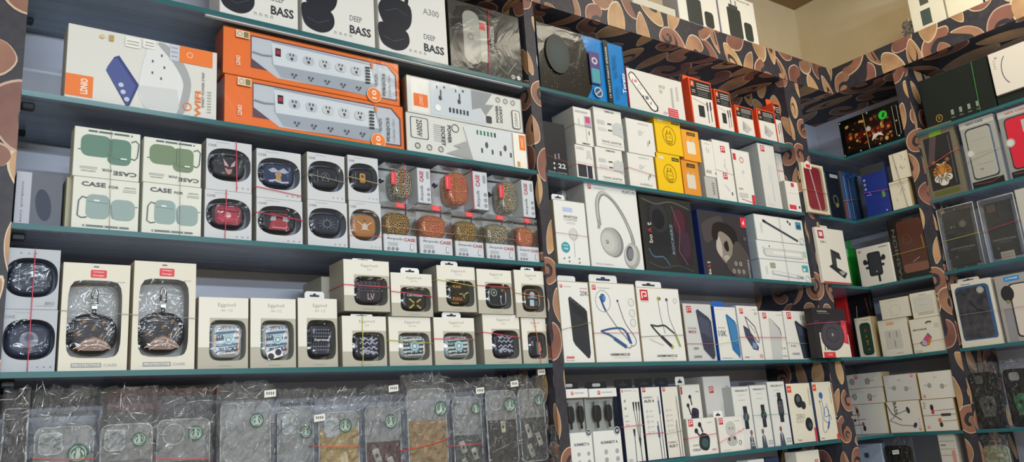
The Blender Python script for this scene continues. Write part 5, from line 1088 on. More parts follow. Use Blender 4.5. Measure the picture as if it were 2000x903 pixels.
def art_3in1(p):
    plogo(p, .1, .955, .05, 'c0703c'); p.t('PORTRONICS', .4, .955, .014, '6a6c70', wd=.4); p.t('3 in 1', .8, .95, .014, 'a86a50', wd=.2)
    for i in range(3): u = .62 + .14 * i; p.p([(u - .045, .8), (u + .045, .8), (u + .02, .68), (u - .02, .68)], '30333a'); p.l([(u, .7), (.78 + (i - 1) * .03, .3)], .022, '30333a')
    p.p([(.72, .32), (.84, .32), (.8, .2), (.76, .2)], '30333a'); p.l([(.78, .22), (.8, 0)], .03, '30333a'); p.p([(.46, .44), (.58, .44), (.54, .34), (.5, .34)], '30333a'); p.l([(.52, .36), (.5, 0)], .022, '30333a'); p.icons((.18,), .82, .04, '7c7e84'); p.icons((.18,), .72, .04, '7c7e84'); p.lines(.1, .3, (.62, .55, .5, .05, .03), 'a2a4a6', .008)
def art_aux(txt, c, lo):
    def f(p):
        plogo(p, .15, .955, .08, 'b8343c'); v = .80 if not lo else .17; p.t('KONNECT', .34, v + .05, .026, '55585c', wd=.5); p.t(txt, .36, v, .04, '3c3e42', wd=.52, b=True)
        p.l([(.86, .84), (.88, 0)], .03, '4a4c52'); p.l([(.855, .8), (.87, .62)], .07, c); p.l([(.70, .52), (.74, 0)], .03, '4a4c52'); p.l([(.69, .46), (.71, .30)], .09, c); p.l([(.85, .86), (.85, .8)], .025, '9a9ca0')
        for i in range(5): p.ring(.2, .66 - .07 * i, .04, .012, 'a0a2a4'); p.r(.32, .66 - .07 * i, .5, .667 - .07 * i, 'b0b2b4')
    return f
bt = dict(u0=.02, u1=.96, th=.022, c='1f2126', y=.02)
kw = dict(cat='packed cable', dep=.03, c='e0e0dc', side='27304a', s=.008)
c1 = carton('A', 1225, 1263, 758, ZS['e'], 'three_headed_cable_box', 'slim white box with three dark cable heads and a navy spine', art=art_3in1, tab=bt, **kw)
c2 = carton('A', 1266, 1304, 756, ZS['e'], 'audio_cable_box', 'slim white audio cable box with blue plug print', art=art_aux('AUX 4', '4a5a8c', 0), tab=bt, **kw)
c3 = carton('A', 1306, 1339, 755, ZS['e'], 'audio_cable_box', 'slim white audio cable box with lettering near its foot', art=art_aux('AUX 7', 'a8a49c', 1), tab=dict(bt, u0=.02, u1=.8), **dict(kw, c='dedbd2'))
def art_buds(kind):
    def f(p):
        plogo(p, .14, .88, .08, 'c43a4c'); p.t('TWINS', .78, .86, .025, '7a7c80', wd=.2)
        if kind == 0:
            p.e(.44, .82, .06, '2e3038'); p.l([(.46, .8), (.52, .6)], .045, '2e3038'); p.e(.3, .66, .06, '2e3038'); p.l([(.32, .62), (.42, .5)], .04, '2e3038'); p.rr(.36, .12, .72, .58, .14, '2b3036', -14); p.rr(.44, .2, .66, .44, .08, '3f5a5c', -14); p.t('CLEAR', .22, .28, .05, '6c6e70', wd=.2); p.t('CALLS', .24, .16, .06, '5a5c60', wd=.26, b=True); p.t('ENC', .86, .12, .06, 'c06a78', wd=.16)
        else:
            p.rr(.3, .45, .68, .86, .16, 'c4c5c2'); p.e(.44, .66, .04, 'a0a19e'); p.e(.56, .66, .04, 'a0a19e'); p.e(.5, .3, .2, 'b9bab6', .6); p.e(.38, .36, .05, '5a5c5a'); p.e(.6, .38, .05, '5a5c5a'); p.ring(.8, .24, .05, .02, '8a8c8a'); p.t('ENC', .84, .56, .04, 'd09098', wd=.14); p.lines(.1, .4, (.06,), 'b0b0ae', .01)
    return f
kw = dict(name='earbud_box', cat='boxed earbuds', c='e6e4df', side='bdbab2')
bb1 = carton('A', 1348, 1405, 819, ZS['e'], label='white earbud box with black buds print, front row', dep=.035, art=art_buds(0), s=.006, **kw)
bb2 = carton('A', 1408, 1458, 816, ZS['e'], label='white earbud box with grey buds print and pink band, front row', dep=.035, art=art_buds(1), s=.006, tab=dict(u0=.0, u1=.36, th=.017, c='eef0f0', y=.01), **kw)
def art_budsup(p): p.r(.02, .86, .1, .97, 'c43a4c'); p.t('TWINS', .82, .89, .022, '7a7c80', wd=.16); p.e(.44, .82, .07, '2e3038'); p.l([(.46, .8), (.5, .7)], .05, '2e3038'); p.e(.3, .7, .07, '2e3038'); p.l([(.3, .7), (.4, .56)], .05, '2e3038'); p.rr(.38, .3, .74, .66, .12, '34304e', -12); p.e(.56, .58, .09, '2a2a30'); p.t('BUDS', .2, .18, .08, '5a5c60', wd=.2); p.t('ENC', .84, .12, .06, 'c06a78', wd=.16)
up1 = carton('A', 1343, 1383, 752, ZS['e'], label='white earbud box rising behind the black buds box, white tab on top', dep=.04, art=art_budsup, s=.046, tab=dict(u0=-.05, u1=.4, th=.022, c='eceeee', y=.01), **dict(kw))
def art_big(p): plogo(p, .26, .82, .08, 'b8404c'); p.t('mini', .85, .86, .03, '9a9c9c', wd=.1); p.l([(.62, .66), (.56, .5)], .07, 'c8cacb'); p.e(.62, .66, .06, 'd0d2d2'); p.l([(.42, .44), (.5, .3)], .06, 'c8cacb'); p.e(.42, .46, .07, 'd0d2d2')
up2 = carton('A', 1390, 1444, 736, ZS['e'], label='large pale grey earbud box behind the front row', dep=.09, art=art_big, s=.046, **dict(kw, c='cfd0cf', side='b4b4b0'))
def art_fb(kind):
    def f(p):
        p.t('FIRE-BOLTT', .55, .93, .03, '4a4c52', wd=.72, b=True); p.lines(.3, .7, (.86, .78), 'b4b6b8', .008)
        if kind < 2: p.e(.62, .52, .24, 'd6d8da', 1.1); p.r(.5, .32, .72, .68, '2c3038'); p.e(.62, .51, .17, '23262c'); p.e(.62, .51, .13, '41545c' if kind == 0 else '2e3236'); p.ring(.62, .51, .15, .015, '5a5e66'); p.l([(.62, .51), (.68, .56)], .012, 'b8c4c8'); p.l([(.62, .51), (.57, .46)], .012, 'b8c4c8')
        else: p.r(.48, .36, .7, .82, '2c3038'); p.rr(.44, .46, .76, .72, .06, '1f2228'); p.rr(.48, .5, .72, .69, .04, '4c5058'); p.e(.52, .62, .04, 'c04a58')
        p.e(.42 if kind else .8, .26, .07, '8a6450', 1.3); p.p([(.3 + .34 * (kind == 0), .0), (.34 + .34 * (kind == 0), .18), (.44 + .34 * (kind == 0), .22), (.52 + .34 * (kind == 0), .18), (.6 + .34 * (kind == 0), 0)], '4a5262'); p.p([(.4 + .34 * (kind == 0), .2), (.46 + .34 * (kind == 0), .2), (.45 + .34 * (kind == 0), .06)], 'c8ccd0'); p.lines(.68, .95, (.1, .06), 'b0b2b4', .02)
    return f
kw = dict(name='smartwatch_box', cat='boxed smartwatch', c='dfe0de', side='b4b8ba', dep=.04, group='smartwatch boxes')
s1 = carton('A', 1444, 1479, 756, ZS['e'], label='white box with a round teal-faced smartwatch', art=art_fb(0), s=.012, **dict(kw, s=.045) if 0 else kw)
s2 = carton('A', 1480, 1513, 753, ZS['e'], label='white box with a round black-faced smartwatch', art=art_fb(1), tab=dict(u0=-.4, u1=.5, th=.01, c='3a3c40', y=.01), **kw)
s3 = carton('A', 1515, 1549, 746, ZS['e'], label='white box with a square smartwatch, tallest of the watch boxes', art=art_fb(2), **kw)
def art_jb(kind):
    def f(p):
        p.r(.03, .84, .2, .95, 'e0562c'); p.t('JBL', .115, .895, .03, 'f6e0d4', wd=.12, b=True)
        if kind == 0:
            p.e(.42, .7, .16, '26282e', 1.1, 20); p.e(.42, .73, .08, '5a5e68', 1.0); p.e(.6, .62, .1, '2e3036'); p.t('ZERO', .42, .44, .08, 'a09a8c', wd=.36); p.t('BUDS', .38, .36, .05, 'c0bcb0', wd=.28); p.e(.72, .3, .15, '26282e', 1.1); p.e(.76, .28, .07, '444852'); p.r(.9, .0, .98, .24, 'd0444a'); p.t('Tune', .25, .06, .03, '4a4a48', wd=.16)
        else:
            p.e(.38, .76, .1, '3468b4'); p.e(.28, .66, .03, '2a4a86'); p.cl([(.38, .7), (.42, .5), (.36, .36), (.6, .3), (.66, .5), (.5, .56), (.44, .4), (.7, .42), (.74, .34)], .02, '4a74bc'); p.cl([(.28, .64), (.3, .4), (.24, .2), (.34, .14), (.5, .2)], .016, '7a8088'); p.l([(.5, .2), (.62, .32)], .07, '2f5eae'); p.t('Tune', .16, .05, .03, '4a4a48', wd=.16); p.r(.9, .0, 1., .1, 'dc4a3c')
            p.cl([(.6, .62), (.64, .4), (.58, .3)], .015, '4a74bc')
        for i in range(8): p.r(.86, .62 + .035 * i, .9, .64 + .035 * i, 'b0a890')
    return f
kw = dict(cat='boxed earphones', c='e3ddcc', side='28365c', dep=.035)
j1 = carton('A', 1551, 1599, 749, ZS['e'], 'black_earbud_box', 'cream box with black earbuds and faint large lettering', art=art_jb(0), **kw)
j2 = carton('A', 1602, 1641, 746, ZS['e'] , 'blue_earphone_box', 'cream box with tangled blue earphones, last before the corner', art=art_jb(1), **dict(kw, s=.004))
band(c1, 'e05070', 'pink rubber band low round the three-headed cable box', z=.48, z2=.49)
band(c2, 'd04868', 'red rubber band round the blue plug audio cable box', z=.36, z2=.36)
band(c3, '8a8878', 'olive rubber band round the audio cable box with low lettering', z=.34, z2=.37, r=.0005)
band(bb1, 'e06080', 'pink rubber band across the black buds box in front', z=.48, z2=.55)
band(bb2, 'f08098', 'pink rubber band rising across the grey buds box', z=.3, z2=.62)
band(s2, '5aa080', 'green rubber band round two smartwatch boxes', box2=s3, z=.52, z2=.5, r=.0005)
# ---- lowest shelf
def art_ear(p): p.e(.62, .78, .07, '3a3c42'); p.l([(.6, .74), (.5, .66), (.4, .6)], .02, '3a3c42'); plogo(p, .84, .84, .07, 'b83840')
n1 = carton('A', 1577, 1622, 884, ZS['f'], 'white_earphone_box', 'white earphone box peeping above the lower edge of the picture', 'boxed earphones', c='e0dcd0', dep=.04, art=art_ear, s=.012)
carton('A', 1482, 1514, 900, ZS['f'], 'white_card_box', 'white box top just above the lower edge, left of a navy one', 'box', c='d9dbdc', dep=.04)
carton('A', 1517, 1543, 896, ZS['f'], 'navy_card_box', 'navy box top just above the lower edge', 'box', c='2c3856', dep=.04)
# ================================================================ TOP OF THE LEDGES
T = ZS['t']
def art_chg(p):
    p.rr(.22, .02, .58, .68, .03, '3f4340'); p.r(.28, .66, .52, .76, '4a4e4a'); p.rr(.64, .03, .86, .45, .06, '3c403d')
    p.l([(.36, .76), (.36, .9)], .03, '8a8c88'); p.l([(.48, .74), (.48, .88)], .03, '8a8c88')
kw = dict(name='phone_charger_box', cat='boxed charger', c='ece9df', side='b9b4bc', dep=.06, group='charger boxes on the ledge')
k1 = carton('A', 1327, 1408, -40, T, label='white box with a charger and phone print on the ledge, left of two', art=art_chg, s=.004, **kw)
def art_chg2(p): art_chg(p); p.t('ePhone', .62, .92, .05, '7a7a74', wd=.5)
k2 = carton('A', 1410, 1484, -22, T, label='white box with a charger and phone print on the ledge, right of two', art=art_chg2, s=.004, **kw)
# silver tape roll
loc, r, w, h = place('A', 1078, 1122, -12, T, .01); q = MB()
q.tube([(w / 2, .04, h * .0 + .0005), (w / 2, .04, .03)], .035, 'c8ccce', 28); o = empty('tape_roll', loc, 0, 'round silver tape roll lying on the ledge above the speaker box', 'tape roll'); q.build('roll', o)
q = MB(); q.tube([(w / 2, .04, .0302), (w / 2, .04, .031)], .018, '54585c', 20); q.build('core', o)
# plastic bag on ledge
def crumple(name, label, loc, rz, w, d, h, m, seed, cat='plastic bag', n=12, wob=.012, pinch=.5, group=None):
    R = random.Random(seed); V = []; F = []; N = 22
    for j in range(n + 1):
        f = j / n; k = 1 - pinch * f ** 1.6 if f > .05 else .92
        for i in range(N):
            t = 2 * math.pi * i / N; ct, st = math.cos(t), math.sin(t); rr_ = (abs(ct) ** 3 + abs(st) ** 3) ** (-1 / 3)
            V.append((w / 2 + ct * rr_ * w / 2 * k + R.uniform(-wob, wob) * min(1, f * 4), d / 2 + st * rr_ * d / 2 * k + R.uniform(-wob, wob) * .5 * min(1, f * 4), max(0.0008, h * f + R.uniform(-wob, wob) * .5 * min(1, f * 3))))
    for j in range(n): F += [(j * N + i, j * N + (i + 1) % N, (j + 1) * N + (i + 1) % N, (j + 1) * N + i) for i in range(N)]
    mb = MB(); mb.add(V, F, m, False); mb.add(V[:N], [list(range(N))[::-1]], m); mb.add(V[-N:], [list(range(N))], m)
    return tag(mb.build(name, None, loc, rz), label, cat, group)
loc, r, w, h = place('A', 1150, 1318, -60, T, .05)
crumple('cloth_bag', 'cream crumpled cloth bag slumped on the ledge behind a yellowed wrapper', loc, 0, w, .12, .11, mat_mottle('cream_cloth', 'b4a884', 'c4b894', 12, .8), 4, 'bag', wob=.01, pinch=.35)
loc, r, w, h = place('A', 1236, 1322, -20, T, .012)
mb = MB(); mb.box(0, 0, .0005, w, .03, .035, 'd6d2c2', .002); tag(mb.build('flat_white_pack', None, loc), 'flat white pack lying on the ledge left of the charger boxes', 'box')
# right ledge
loc, r, w, h = place('B', 1780, 1850, 14, ZS['t'], .02)
TR = 2.7355
def onledge(xl, xr, yt, s=.01): return place('B', xl, xr, yt, TR, s)
def art_wbag(p): p.r(.3, .1, .6, .4, '4a5a54'); p.r(.34, .5, .6, .8, '5a5a50')
lg1 = carton('B', 1786, 1850, -25, TR, 'bagged_white_box', 'white box in a crumpled clear bag on the right ledge, nearest the corner', 'bagged box', c='e8e4d2', dep=.08, art=art_wbag, s=.02)
lg2 = carton('B', 1853, 1922, -70, TR, 'bagged_white_box', 'bright white box in clear wrap on the right ledge, second from the corner', 'bagged box', c='efecdc', dep=.08, s=.02, wrap=True)
lg3 = carton('B', 1925, 1985, -90, TR, 'plain_white_box', 'pale white box at the right end of the right ledge', 'box', c='dcdad2', dep=.08, s=.02)
loc, r, w, h = place('B', 1762, 1784, 20, TR, .02)
crumple('clear_plastic_bag', 'glinting crumpled clear bag end on the right ledge', loc, r, w, .06, .07, 'bag', 9)

# ================================================================ CORNER BAY
def art_dragon(p):
    p.r(.06, .1, .84, .86, '3a2820'); p.r(.08, .38, .84, .56, '8c2c24')
    R = random.Random(8)
    for i in range(70): p.e(R.uniform(.1, .82), R.uniform(.14, .84), R.uniform(.01, .035), ['b47a34', '8c4a28', 'c89a58', '5a2c20', 'a03a2c'][i % 5], R.uniform(.4, 1), R.uniform(0, 90), 9)
    p.p([(.5, .2), (.62, .3), (.7, .24), (.66, .36), (.54, .36)], 'd8d4c8'); p.e(.48, .54, .04, 'b8b4a8'); p.e(.74, .76, .07, '2cc040'); p.p([(.72, .7), (.76, .7), (.78, .84), (.73, .8)], '1a5c28')
    for u, v in ((.03, .05), (.03, .94), (.5, .96), (.93, .5), (.93, .1), (.3, .05), (.62, .06)): p.e(u, v, .012, 'c4c4bc')
    p.l([(.9, .12), (.9, .9), (.97, .88), (.97, .14)], .008, '9a9c94', True)
dg = carton('B', 1650, 1769, 240, ZS['a'], 'picture_case_box', 'dark glossy box with orange and red picture and a green round sticker', 'boxed phone case', c='191c1c', dep=.05, art=art_dragon, wrap=True, s=.01)
band(dg, 'c8b070', 'tan rubber band upright round the dark picture case box', x=.44, x2=.42)
# red case in a cream frame, standing on the shelf-side front
def phone_card(o, q, x0, z0, w, h, c, y=-.0008, rad=.12, cam=None):
    p = Pr(q, w, h, y, x0, z0); p.rr(0, 0, 1, 1, rad, c); return p
def art_redcase(p):
    p.rr(.06, .03, .94, .97, .08, 'd8cdb0'); p.rr(.1, .05, .9, .95, .1, '9c8c78'); p.rr(.06, .07, .8, .93, .12, 'glitred'); p.l([(.34, .88), (.56, .06)], .045, 'b8a8a4')
rc = carton('A', 1580, 1623, 316, ZS['b'], 'red_glitter_case_box', 'cream-edged box with a deep red glitter phone case and house-shaped tag', 'boxed phone case', c='d9d0b8', dep=.012, s=-.0145, art=art_redcase,
    extra=lambda o, w, h, d: (lambda q: (q.prism([(w * .1, h * .88), (w * .42, h * .88), (w * .42, h * .98), (w * .26, h * 1.05), (w * .1, h * .98)], -.0022, -.0012, 'e4e0da'), Pr(q, w, h, -.0022).r(.17, .9, .36, .97, 'd83a34'), q.build('price_tag', o)))(MB()))
band(rc, 'c05068', 'red rubber band round the red glitter case box', z=.44, z2=.42)
def art_blk(p): p.rr(.04, .04, .96, .98, .1, '1c222e'); p.ring(.55, .42, .14, .03, '9a9c70', 1.2); p.e(.6, .32, .12, '8a8c54', .7, 30, 10); p.r(.0, 0, .14, .95, '5a6a6a'); p.rr(.4, .86, .9, .93, .03, 'b8bcc4')
bk = carton('A', 1622, 1654, 330, ZS['b'], 'dark_phone_case_pack', 'dark phone case pack with yellow-green mark beside the red glitter case', 'packed phone case', c='28406a', dep=.012, s=.03, art=art_blk, wrap=True)
cols = ['5a4a38', '27508c', '2a3f78', '3a6ca8', '243a6c']
prev = None; packs = []
for i in range(4):
    lab = ['brown-edged phone case pack stood on edge, first of four thin ones', 'bright blue phone case pack stood on edge, second of four thin ones', 'navy phone case pack stood on edge, third of four thin ones', 'pale blue phone case pack stood on edge, last of four thin ones'][i]
    def art_sp(p, i=i): p.rr(.1, .04, .9, .95, .2, cols[i + 1]); p.l([(.75, .1), (.75, .9)], .1, '9ac0e0'); p.r(.15, .1, .4, .4, 'a04a3c' if i == 0 else '3c5a8c')
    packs.append(carton('A', 1657 + i * 9, 1665 + i * 9, 333 + i * 2, ZS['b'], 'thin_phone_case_pack', lab, 'packed phone case', c=cols[i], dep=.05, s=.035, art=art_sp, group='thin phone case packs on edge', wrap=False))
band(packs[0], 'd07850', 'orange rubber band round the four thin phone case packs', box2=packs[3], z=.42, z2=.52)
def art_blue(p):
    p.r(0, 0, 1, 1, 'glitblue')
    for v in (.74, .65, .56): p.e(.1, v, .05, '9aa4b8')
    p.r(0, .84, 1, 1, '3a3c40'); p.l([(.2, .5), (.3, .42), (.1, .44)], .02, 'b8c4e4'); p.r(.74, .32, .86, .44, '6a9a3c'); p.e(.82, .06, .03, 'c8c8c0')
bl = carton('B', 1696, 1743, 330, ZS['b'], 'blue_glitter_case', 'blue glitter phone case pack with a column of lens rings', 'packed phone case', c='202c60', dep=.02, s=.01, art=art_blue)
band(bl, 'c05890', 'pink rubber band round the blue glitter case', z=.5, z2=.44)
def art_wst(k):
    def f(p):
        R = random.Random(k)
        for i in range(7): u, v = R.uniform(.3, .8), R.uniform(.3, .85); p.l([(u, v), (u + R.uniform(-.1, .1), v + R.uniform(.04, .1))], .02, '9c9a90'); p.e(u, v, .02, 'a8a69c')
    return f
kw = dict(name='stacked_earphone_box', cat='boxed earphones', c='ded8c4', side='c0ae88', dep=.05, group='tied white earphone boxes')
u1 = carton('B', 1745, 1783, 358, ZS['b'], label='cream earphone box, lower of two tied together with grey bands', art=art_wst(2), s=.006, **kw)
u2 = carton('B', 1744, 1782, 304, u1['top'] + .0005, label='cream earphone box, upper of two tied together with grey bands', art=art_wst(5), s=.006, **kw)
band(u1, '6c6a60', 'grey rubber band upright round the two tied cream boxes', x=.8, x2=.5, hh=u1['h'] + u2['h'], r=.0006)
band(u1, '7a786c', 'grey rubber band lying level round the two tied cream boxes', z=.9, z2=.9, r=.0006)
# third shelf
def art_2in1(p):
    p.rr(.06, .8, .26, .95, .02, 'a83444'); p.r(.1, .84, .22, .92, 'e6d0d2'); p.t('2 IN 1', .2, .74, .04, '4a4a48', wd=.2, b=True)
    p.p([(.42, .62), (.72, .56), (.76, .44), (.46, .48)], '34363a'); p.p([(.42, .62), (.4, .3), (.56, .28), (.58, .5)], '3c3e42'); p.p([(.28, .3), (.4, .34), (.9, .2), (.78, .1)], '2c2e32'); p.p([(.6, .22), (.78, .24), (.84, .19), (.7, .15)], '9aa09c'); p.r(0, 0, 1, .025, 'c83c48')
ti = carton('A', 1609, 1664, 443, ZS['c'], 'phone_stand_box', 'white box with a dark folding stand print and red lower edge', 'boxed phone stand', c='dfdbd2', dep=.012, s=-.0145, art=art_2in1, tab=dict(u0=.2, u1=.45, th=.008, c='d8d4cc', hole='d8d4cc'))
mb = MB(); loc, r, w, h = place('A', 1668, 1694, 455, ZS['c'], .09)
o = empty('green_pack', loc, 0, 'bright green plastic pack in the dark behind the phone holder box', 'pack'); mb.box(0, 0, .001, w * .9, .02, h * .75, mat('1f9c34', .25), .004); mb.build('pouch', o)
q = MB()
for t in (-.5, -.1, .3, .7): q.prism([(w * .3, h * .74), (w * .3 + .02 * t, h * .74 + .03), (w * .3 + .02 * t + .006, h * .74 + .026)], .004, .008, mat('2cb83c', .25))
q.build('leaf_top', o)
def art_hold(p):
    p.t('MOBIKE 4', .82, .93, .028, '4a4a48', wd=.26, b=True); p.rr(.06, .88, .14, .94, .01, 'c88a94')
    p.rr(.30, .24, .70, .84, .07, '2c2e33'); p.rr(.34, .28, .66, .80, .05, '383b42'); p.r(.54, .08, .6, .26, '24262a'); p.e(.22, .62, .06, '2c2e33', 1.3); p.e(.78, .66, .06, '2c2e33', 1.3); p.r(.2, .56, .34, .64, '2c2e33'); p.r(.66, .6, .8, .68, '2c2e33'); p.rr(.22, .44, .32, .5, .02, '2c2e33'); p.rr(.68, .46, .78, .52, .02, '2c2e33'); p.e(.52, .34, .02, 'b4b6b8')
ho = carton('B', 1684, 1750, 488, ZS['c'], 'phone_holder_box', 'white box with a black phone holder print in front of green pack', 'boxed phone holder', c='dcd8d0', dep=.04, s=.006, art=art_hold)
def art_fash(p):
    p.t('FASHION', .13, .42, .1, '9a968a', rot=90, wd=.85, b=True); p.rr(.24, .1, .97, .94, .1, '8a5646'); p.rr(.26, .12, .94, .92, .09, '7c4838'); p.rr(.26, .1, .96, .24, .06, 'b07a68'); p.ring(.48, .64, .12, .012, 'a87464', 1.2); p.l([(.9, .66), (.92, .46)], .03, 'd8b04c'); p.l([(.55, .26), (.75, .32)], .02, 'd8c0b4'); p.t('Fashion', .6, .96, .02, 'a8a49a', wd=.3)
    p.e(.96, .05, .03, 'c8a83c')
fa = carton('B', 1753, 1822, 433, ZS['c'], 'brown_case_box', 'dark box with sideways pale lettering and a brown phone case', 'boxed phone case', c='232420', dep=.03, s=.012, art=art_fash, wrap=True)
band(fa, 'b8a44c', 'yellow rubber band across the brown phone case box', z=.42, z2=.45)
# fourth shelf
def art_pad(p):
    p.r(0, 0, 1, 1, '2b282c'); p.p([(.0, .0), (1, .0), (1, .46), (.7, .5), (.08, .5), (.08, .02)], 'e2dccb'); p.r(0, 0, .1, .5, '2b282c'); p.r(.14, .0, .5, .11, 'd83a40'); p.t('10W', .34, .06, .035, 'f0d8d0', wd=.14)
    p.p([(.80, .30), (.98, .26), (.98, .74), (.84, .76), (.76, .5)], 'd83a48'); p.t('CHARGE', .9, .5, .05, 'e88a88', rot=90, wd=.3)
    p.e(.5, .44, .37, '3c3a44', .74, 8); p.e(.5, .45, .34, '47444e', .72, 8); p.ring(.5, .46, .18, .015, '2c2a34', .72); p.e(.5, .46, .03, '9a98a4'); p.t('PLANTRONA', .28, .93, .03, 'c8c4c0', wd=.3, b=True); p.lines(.14, .5, (.89,), '8a8684', .008); p.l([(.2, .14), (.2, .22)], .02, '2c2a30'); p.l([(.28, .15), (.28, .24)], .03, '2c2a30')
    p.r(.0, .72, .14, .725, 'd85080')
pd = carton('A', 1601, 1664, 601, ZS['d'], 'charging_pad_box', 'black, white and red box with a round charging pad print', 'boxed charger', c='2b282c', dep=.03, s=-.038, art=art_pad)
band(pd, 'd85080', 'pink rubber band across the charging pad box', z=.68, z2=.74)
carton('B', 1650, 1672, 575, ZS['d'], 'red_envelope_box', 'plain bright red box standing behind the black and red pad box', 'box', c='d42226', dep=.012, s=.06)
def art_bk2(p): p.l([(.2, .3), (.35, .8)], .03, 'b8b4b0'); p.l([(.3, .3), (.42, .6)], .02, '8c2c2c'); p.l([(.8, .9), (.9, .5), (.85, .2)], .04, '8a4a38')
carton('B', 1676, 1720, 575, ZS['d'], 'black_gadget_box', 'black box with thin pale and red strokes behind the portable speaker box', 'box', c='15161a', dep=.02, s=.075, art=art_bk2)
mb = MB(); loc, r, w, h = place('A', 1612, 1640, 600, ZS['d'], .06)
o = empty('white_charger_set', loc, 0, 'white plug pieces and curled dark cable heaped behind the pad box', 'charger')
mb.box(.0, .0, .0005, .03, .03, h * 1.22, 'e2ded4', .003); mb.build('plug', o); mb = MB(); mb.box(.034, .0, .0005, .06, .03, h * 1.1, 'dcd8ce', .003); mb.build('adapter', o)
mb = MB(); mb.tube([(.0 + .02 * math.cos(t) + .02, -.004, h * 1.02 + .014 * math.sin(t)) for t in [i * .5 for i in range(8)]], .0025, '24252a'); mb.build('cable', o)
def art_spk(p): p.r(0, 0, .06, 1, '2a3a34'); p.rr(.28, .1, .92, .86, .2, '24382e'); p.rr(.33, .14, .88, .82, .16, '2c4436'); p.e(.6, .68, .06, 'b83a34', 1.3); p.e(.6, .54, .05, 'a8622c', 1.2); p.e(.62, .42, .06, 'b08a3c'); p.r(.56, .34, .68, .37, 'c04a34'); p.r(.6, .22, .68, .24, 'b8b4a0'); p.lines(.5, .9, (.93,), '9a968a', .01); p.ring(.14, .93, .04, .015, '8a867a')
sk = carton('B', 1680, 1714, 623, ZS['d'], 'portable_speaker_box', 'white box with a dark green portable speaker print', 'boxed speaker', c='ddd7c6', side='a89470', dep=.05, s=.004, art=art_spk)
def art_pl(k):
    def f(p):
        if k == 0: p.ring(.5, .4, .18, .012, 'bcb8ae'); p.lines(.3, .7, (.88,), 'b4b0a6', .012)
        if k == 1: p.rr(.3, .84, .56, .92, .02, 'd8a888'); p.rr(.2, .2, .75, .7, .04, 'c6c2ba'); p.l([(.36, .66), (.34, .5)], .03, '8a8880'); p.l([(.6, .66), (.6, .5)], .03, '8a8880'); p.l([(.5, .42), (.5, .24)], .03, '8a8880'); p.t('1000', .6, .08, .03, 'b0ac9e', wd=.24)
        if k == 2: p.r(.1, .24, .82, .86, 'c9c6bd'); p.t('Lenovo', .48, .9, .04, '7c7a74', wd=.26, b=True); p.lines(.3, .6, (.72, .5), 'a8a69e', .01); p.lines(.2, .8, (.2, .14), '9a988e', .02)
        if k == 3:
            p.l([(.5, .84), (.58, .88), (.68, .86)], .05, '55524c'); p.t('SIM.CHARGER', .3, .68, .05, '4a4842', wd=.44, b=True); p.r(.75, .68, .88, .82, 'c4c0b4'); p.p([(.22, .3), (.3, .34), (.52, .56), (.62, .42), (.4, .18), (.3, .2)], '4a5a78'); p.p([(.24, .3), (.3, .33), (.5, .53), (.58, .42), (.4, .2), (.31, .21)], 'c0507c'); p.p([(.4, .2), (.58, .42), (.62, .40), (.5, .2)], 'd0843c'); p.p([(.28, .26), (.4, .2), (.46, .3), (.34, .38)], 'b8bcc4'); p.rr(.06, .02, .26, .1, .02, 'c4c0b4')
    return f
kw = dict(name='folded_white_box', cat='box', c='dad5c6', side='cfc6ac', dep=.06, group='tied white boxes in the corner bay')
o1 = carton('B', 1725, 1783, 628, ZS['d'], label='off-white box with faint plug drawings, lower left of four', art=art_pl(1), s=.01, **kw)
o2 = carton('B', 1723, 1780, 588, o1['top'] + .0006, label='off-white box with a faint ring, upper left of four', art=art_pl(0), s=.01, **kw)
o3 = carton('B', 1786, 1854, 626, ZS['d'], label='off-white box with a colourful phone print, lower right of four', art=art_pl(3), s=.006, **kw)
o4 = carton('B', 1784, 1850, 575, o3['top'] + .0006, label='off-white box with a torn upper flap, upper right of four', art=art_pl(2), s=.006, **kw)
band(o1, '9a9688', 'grey rubber band level round the faint plug drawing box', z=.99, z2=.99, r=.0005)
band(o3, '6c685c', 'dark rubber band low round the colourful phone print box', z=.28, z2=.32, r=.0005)
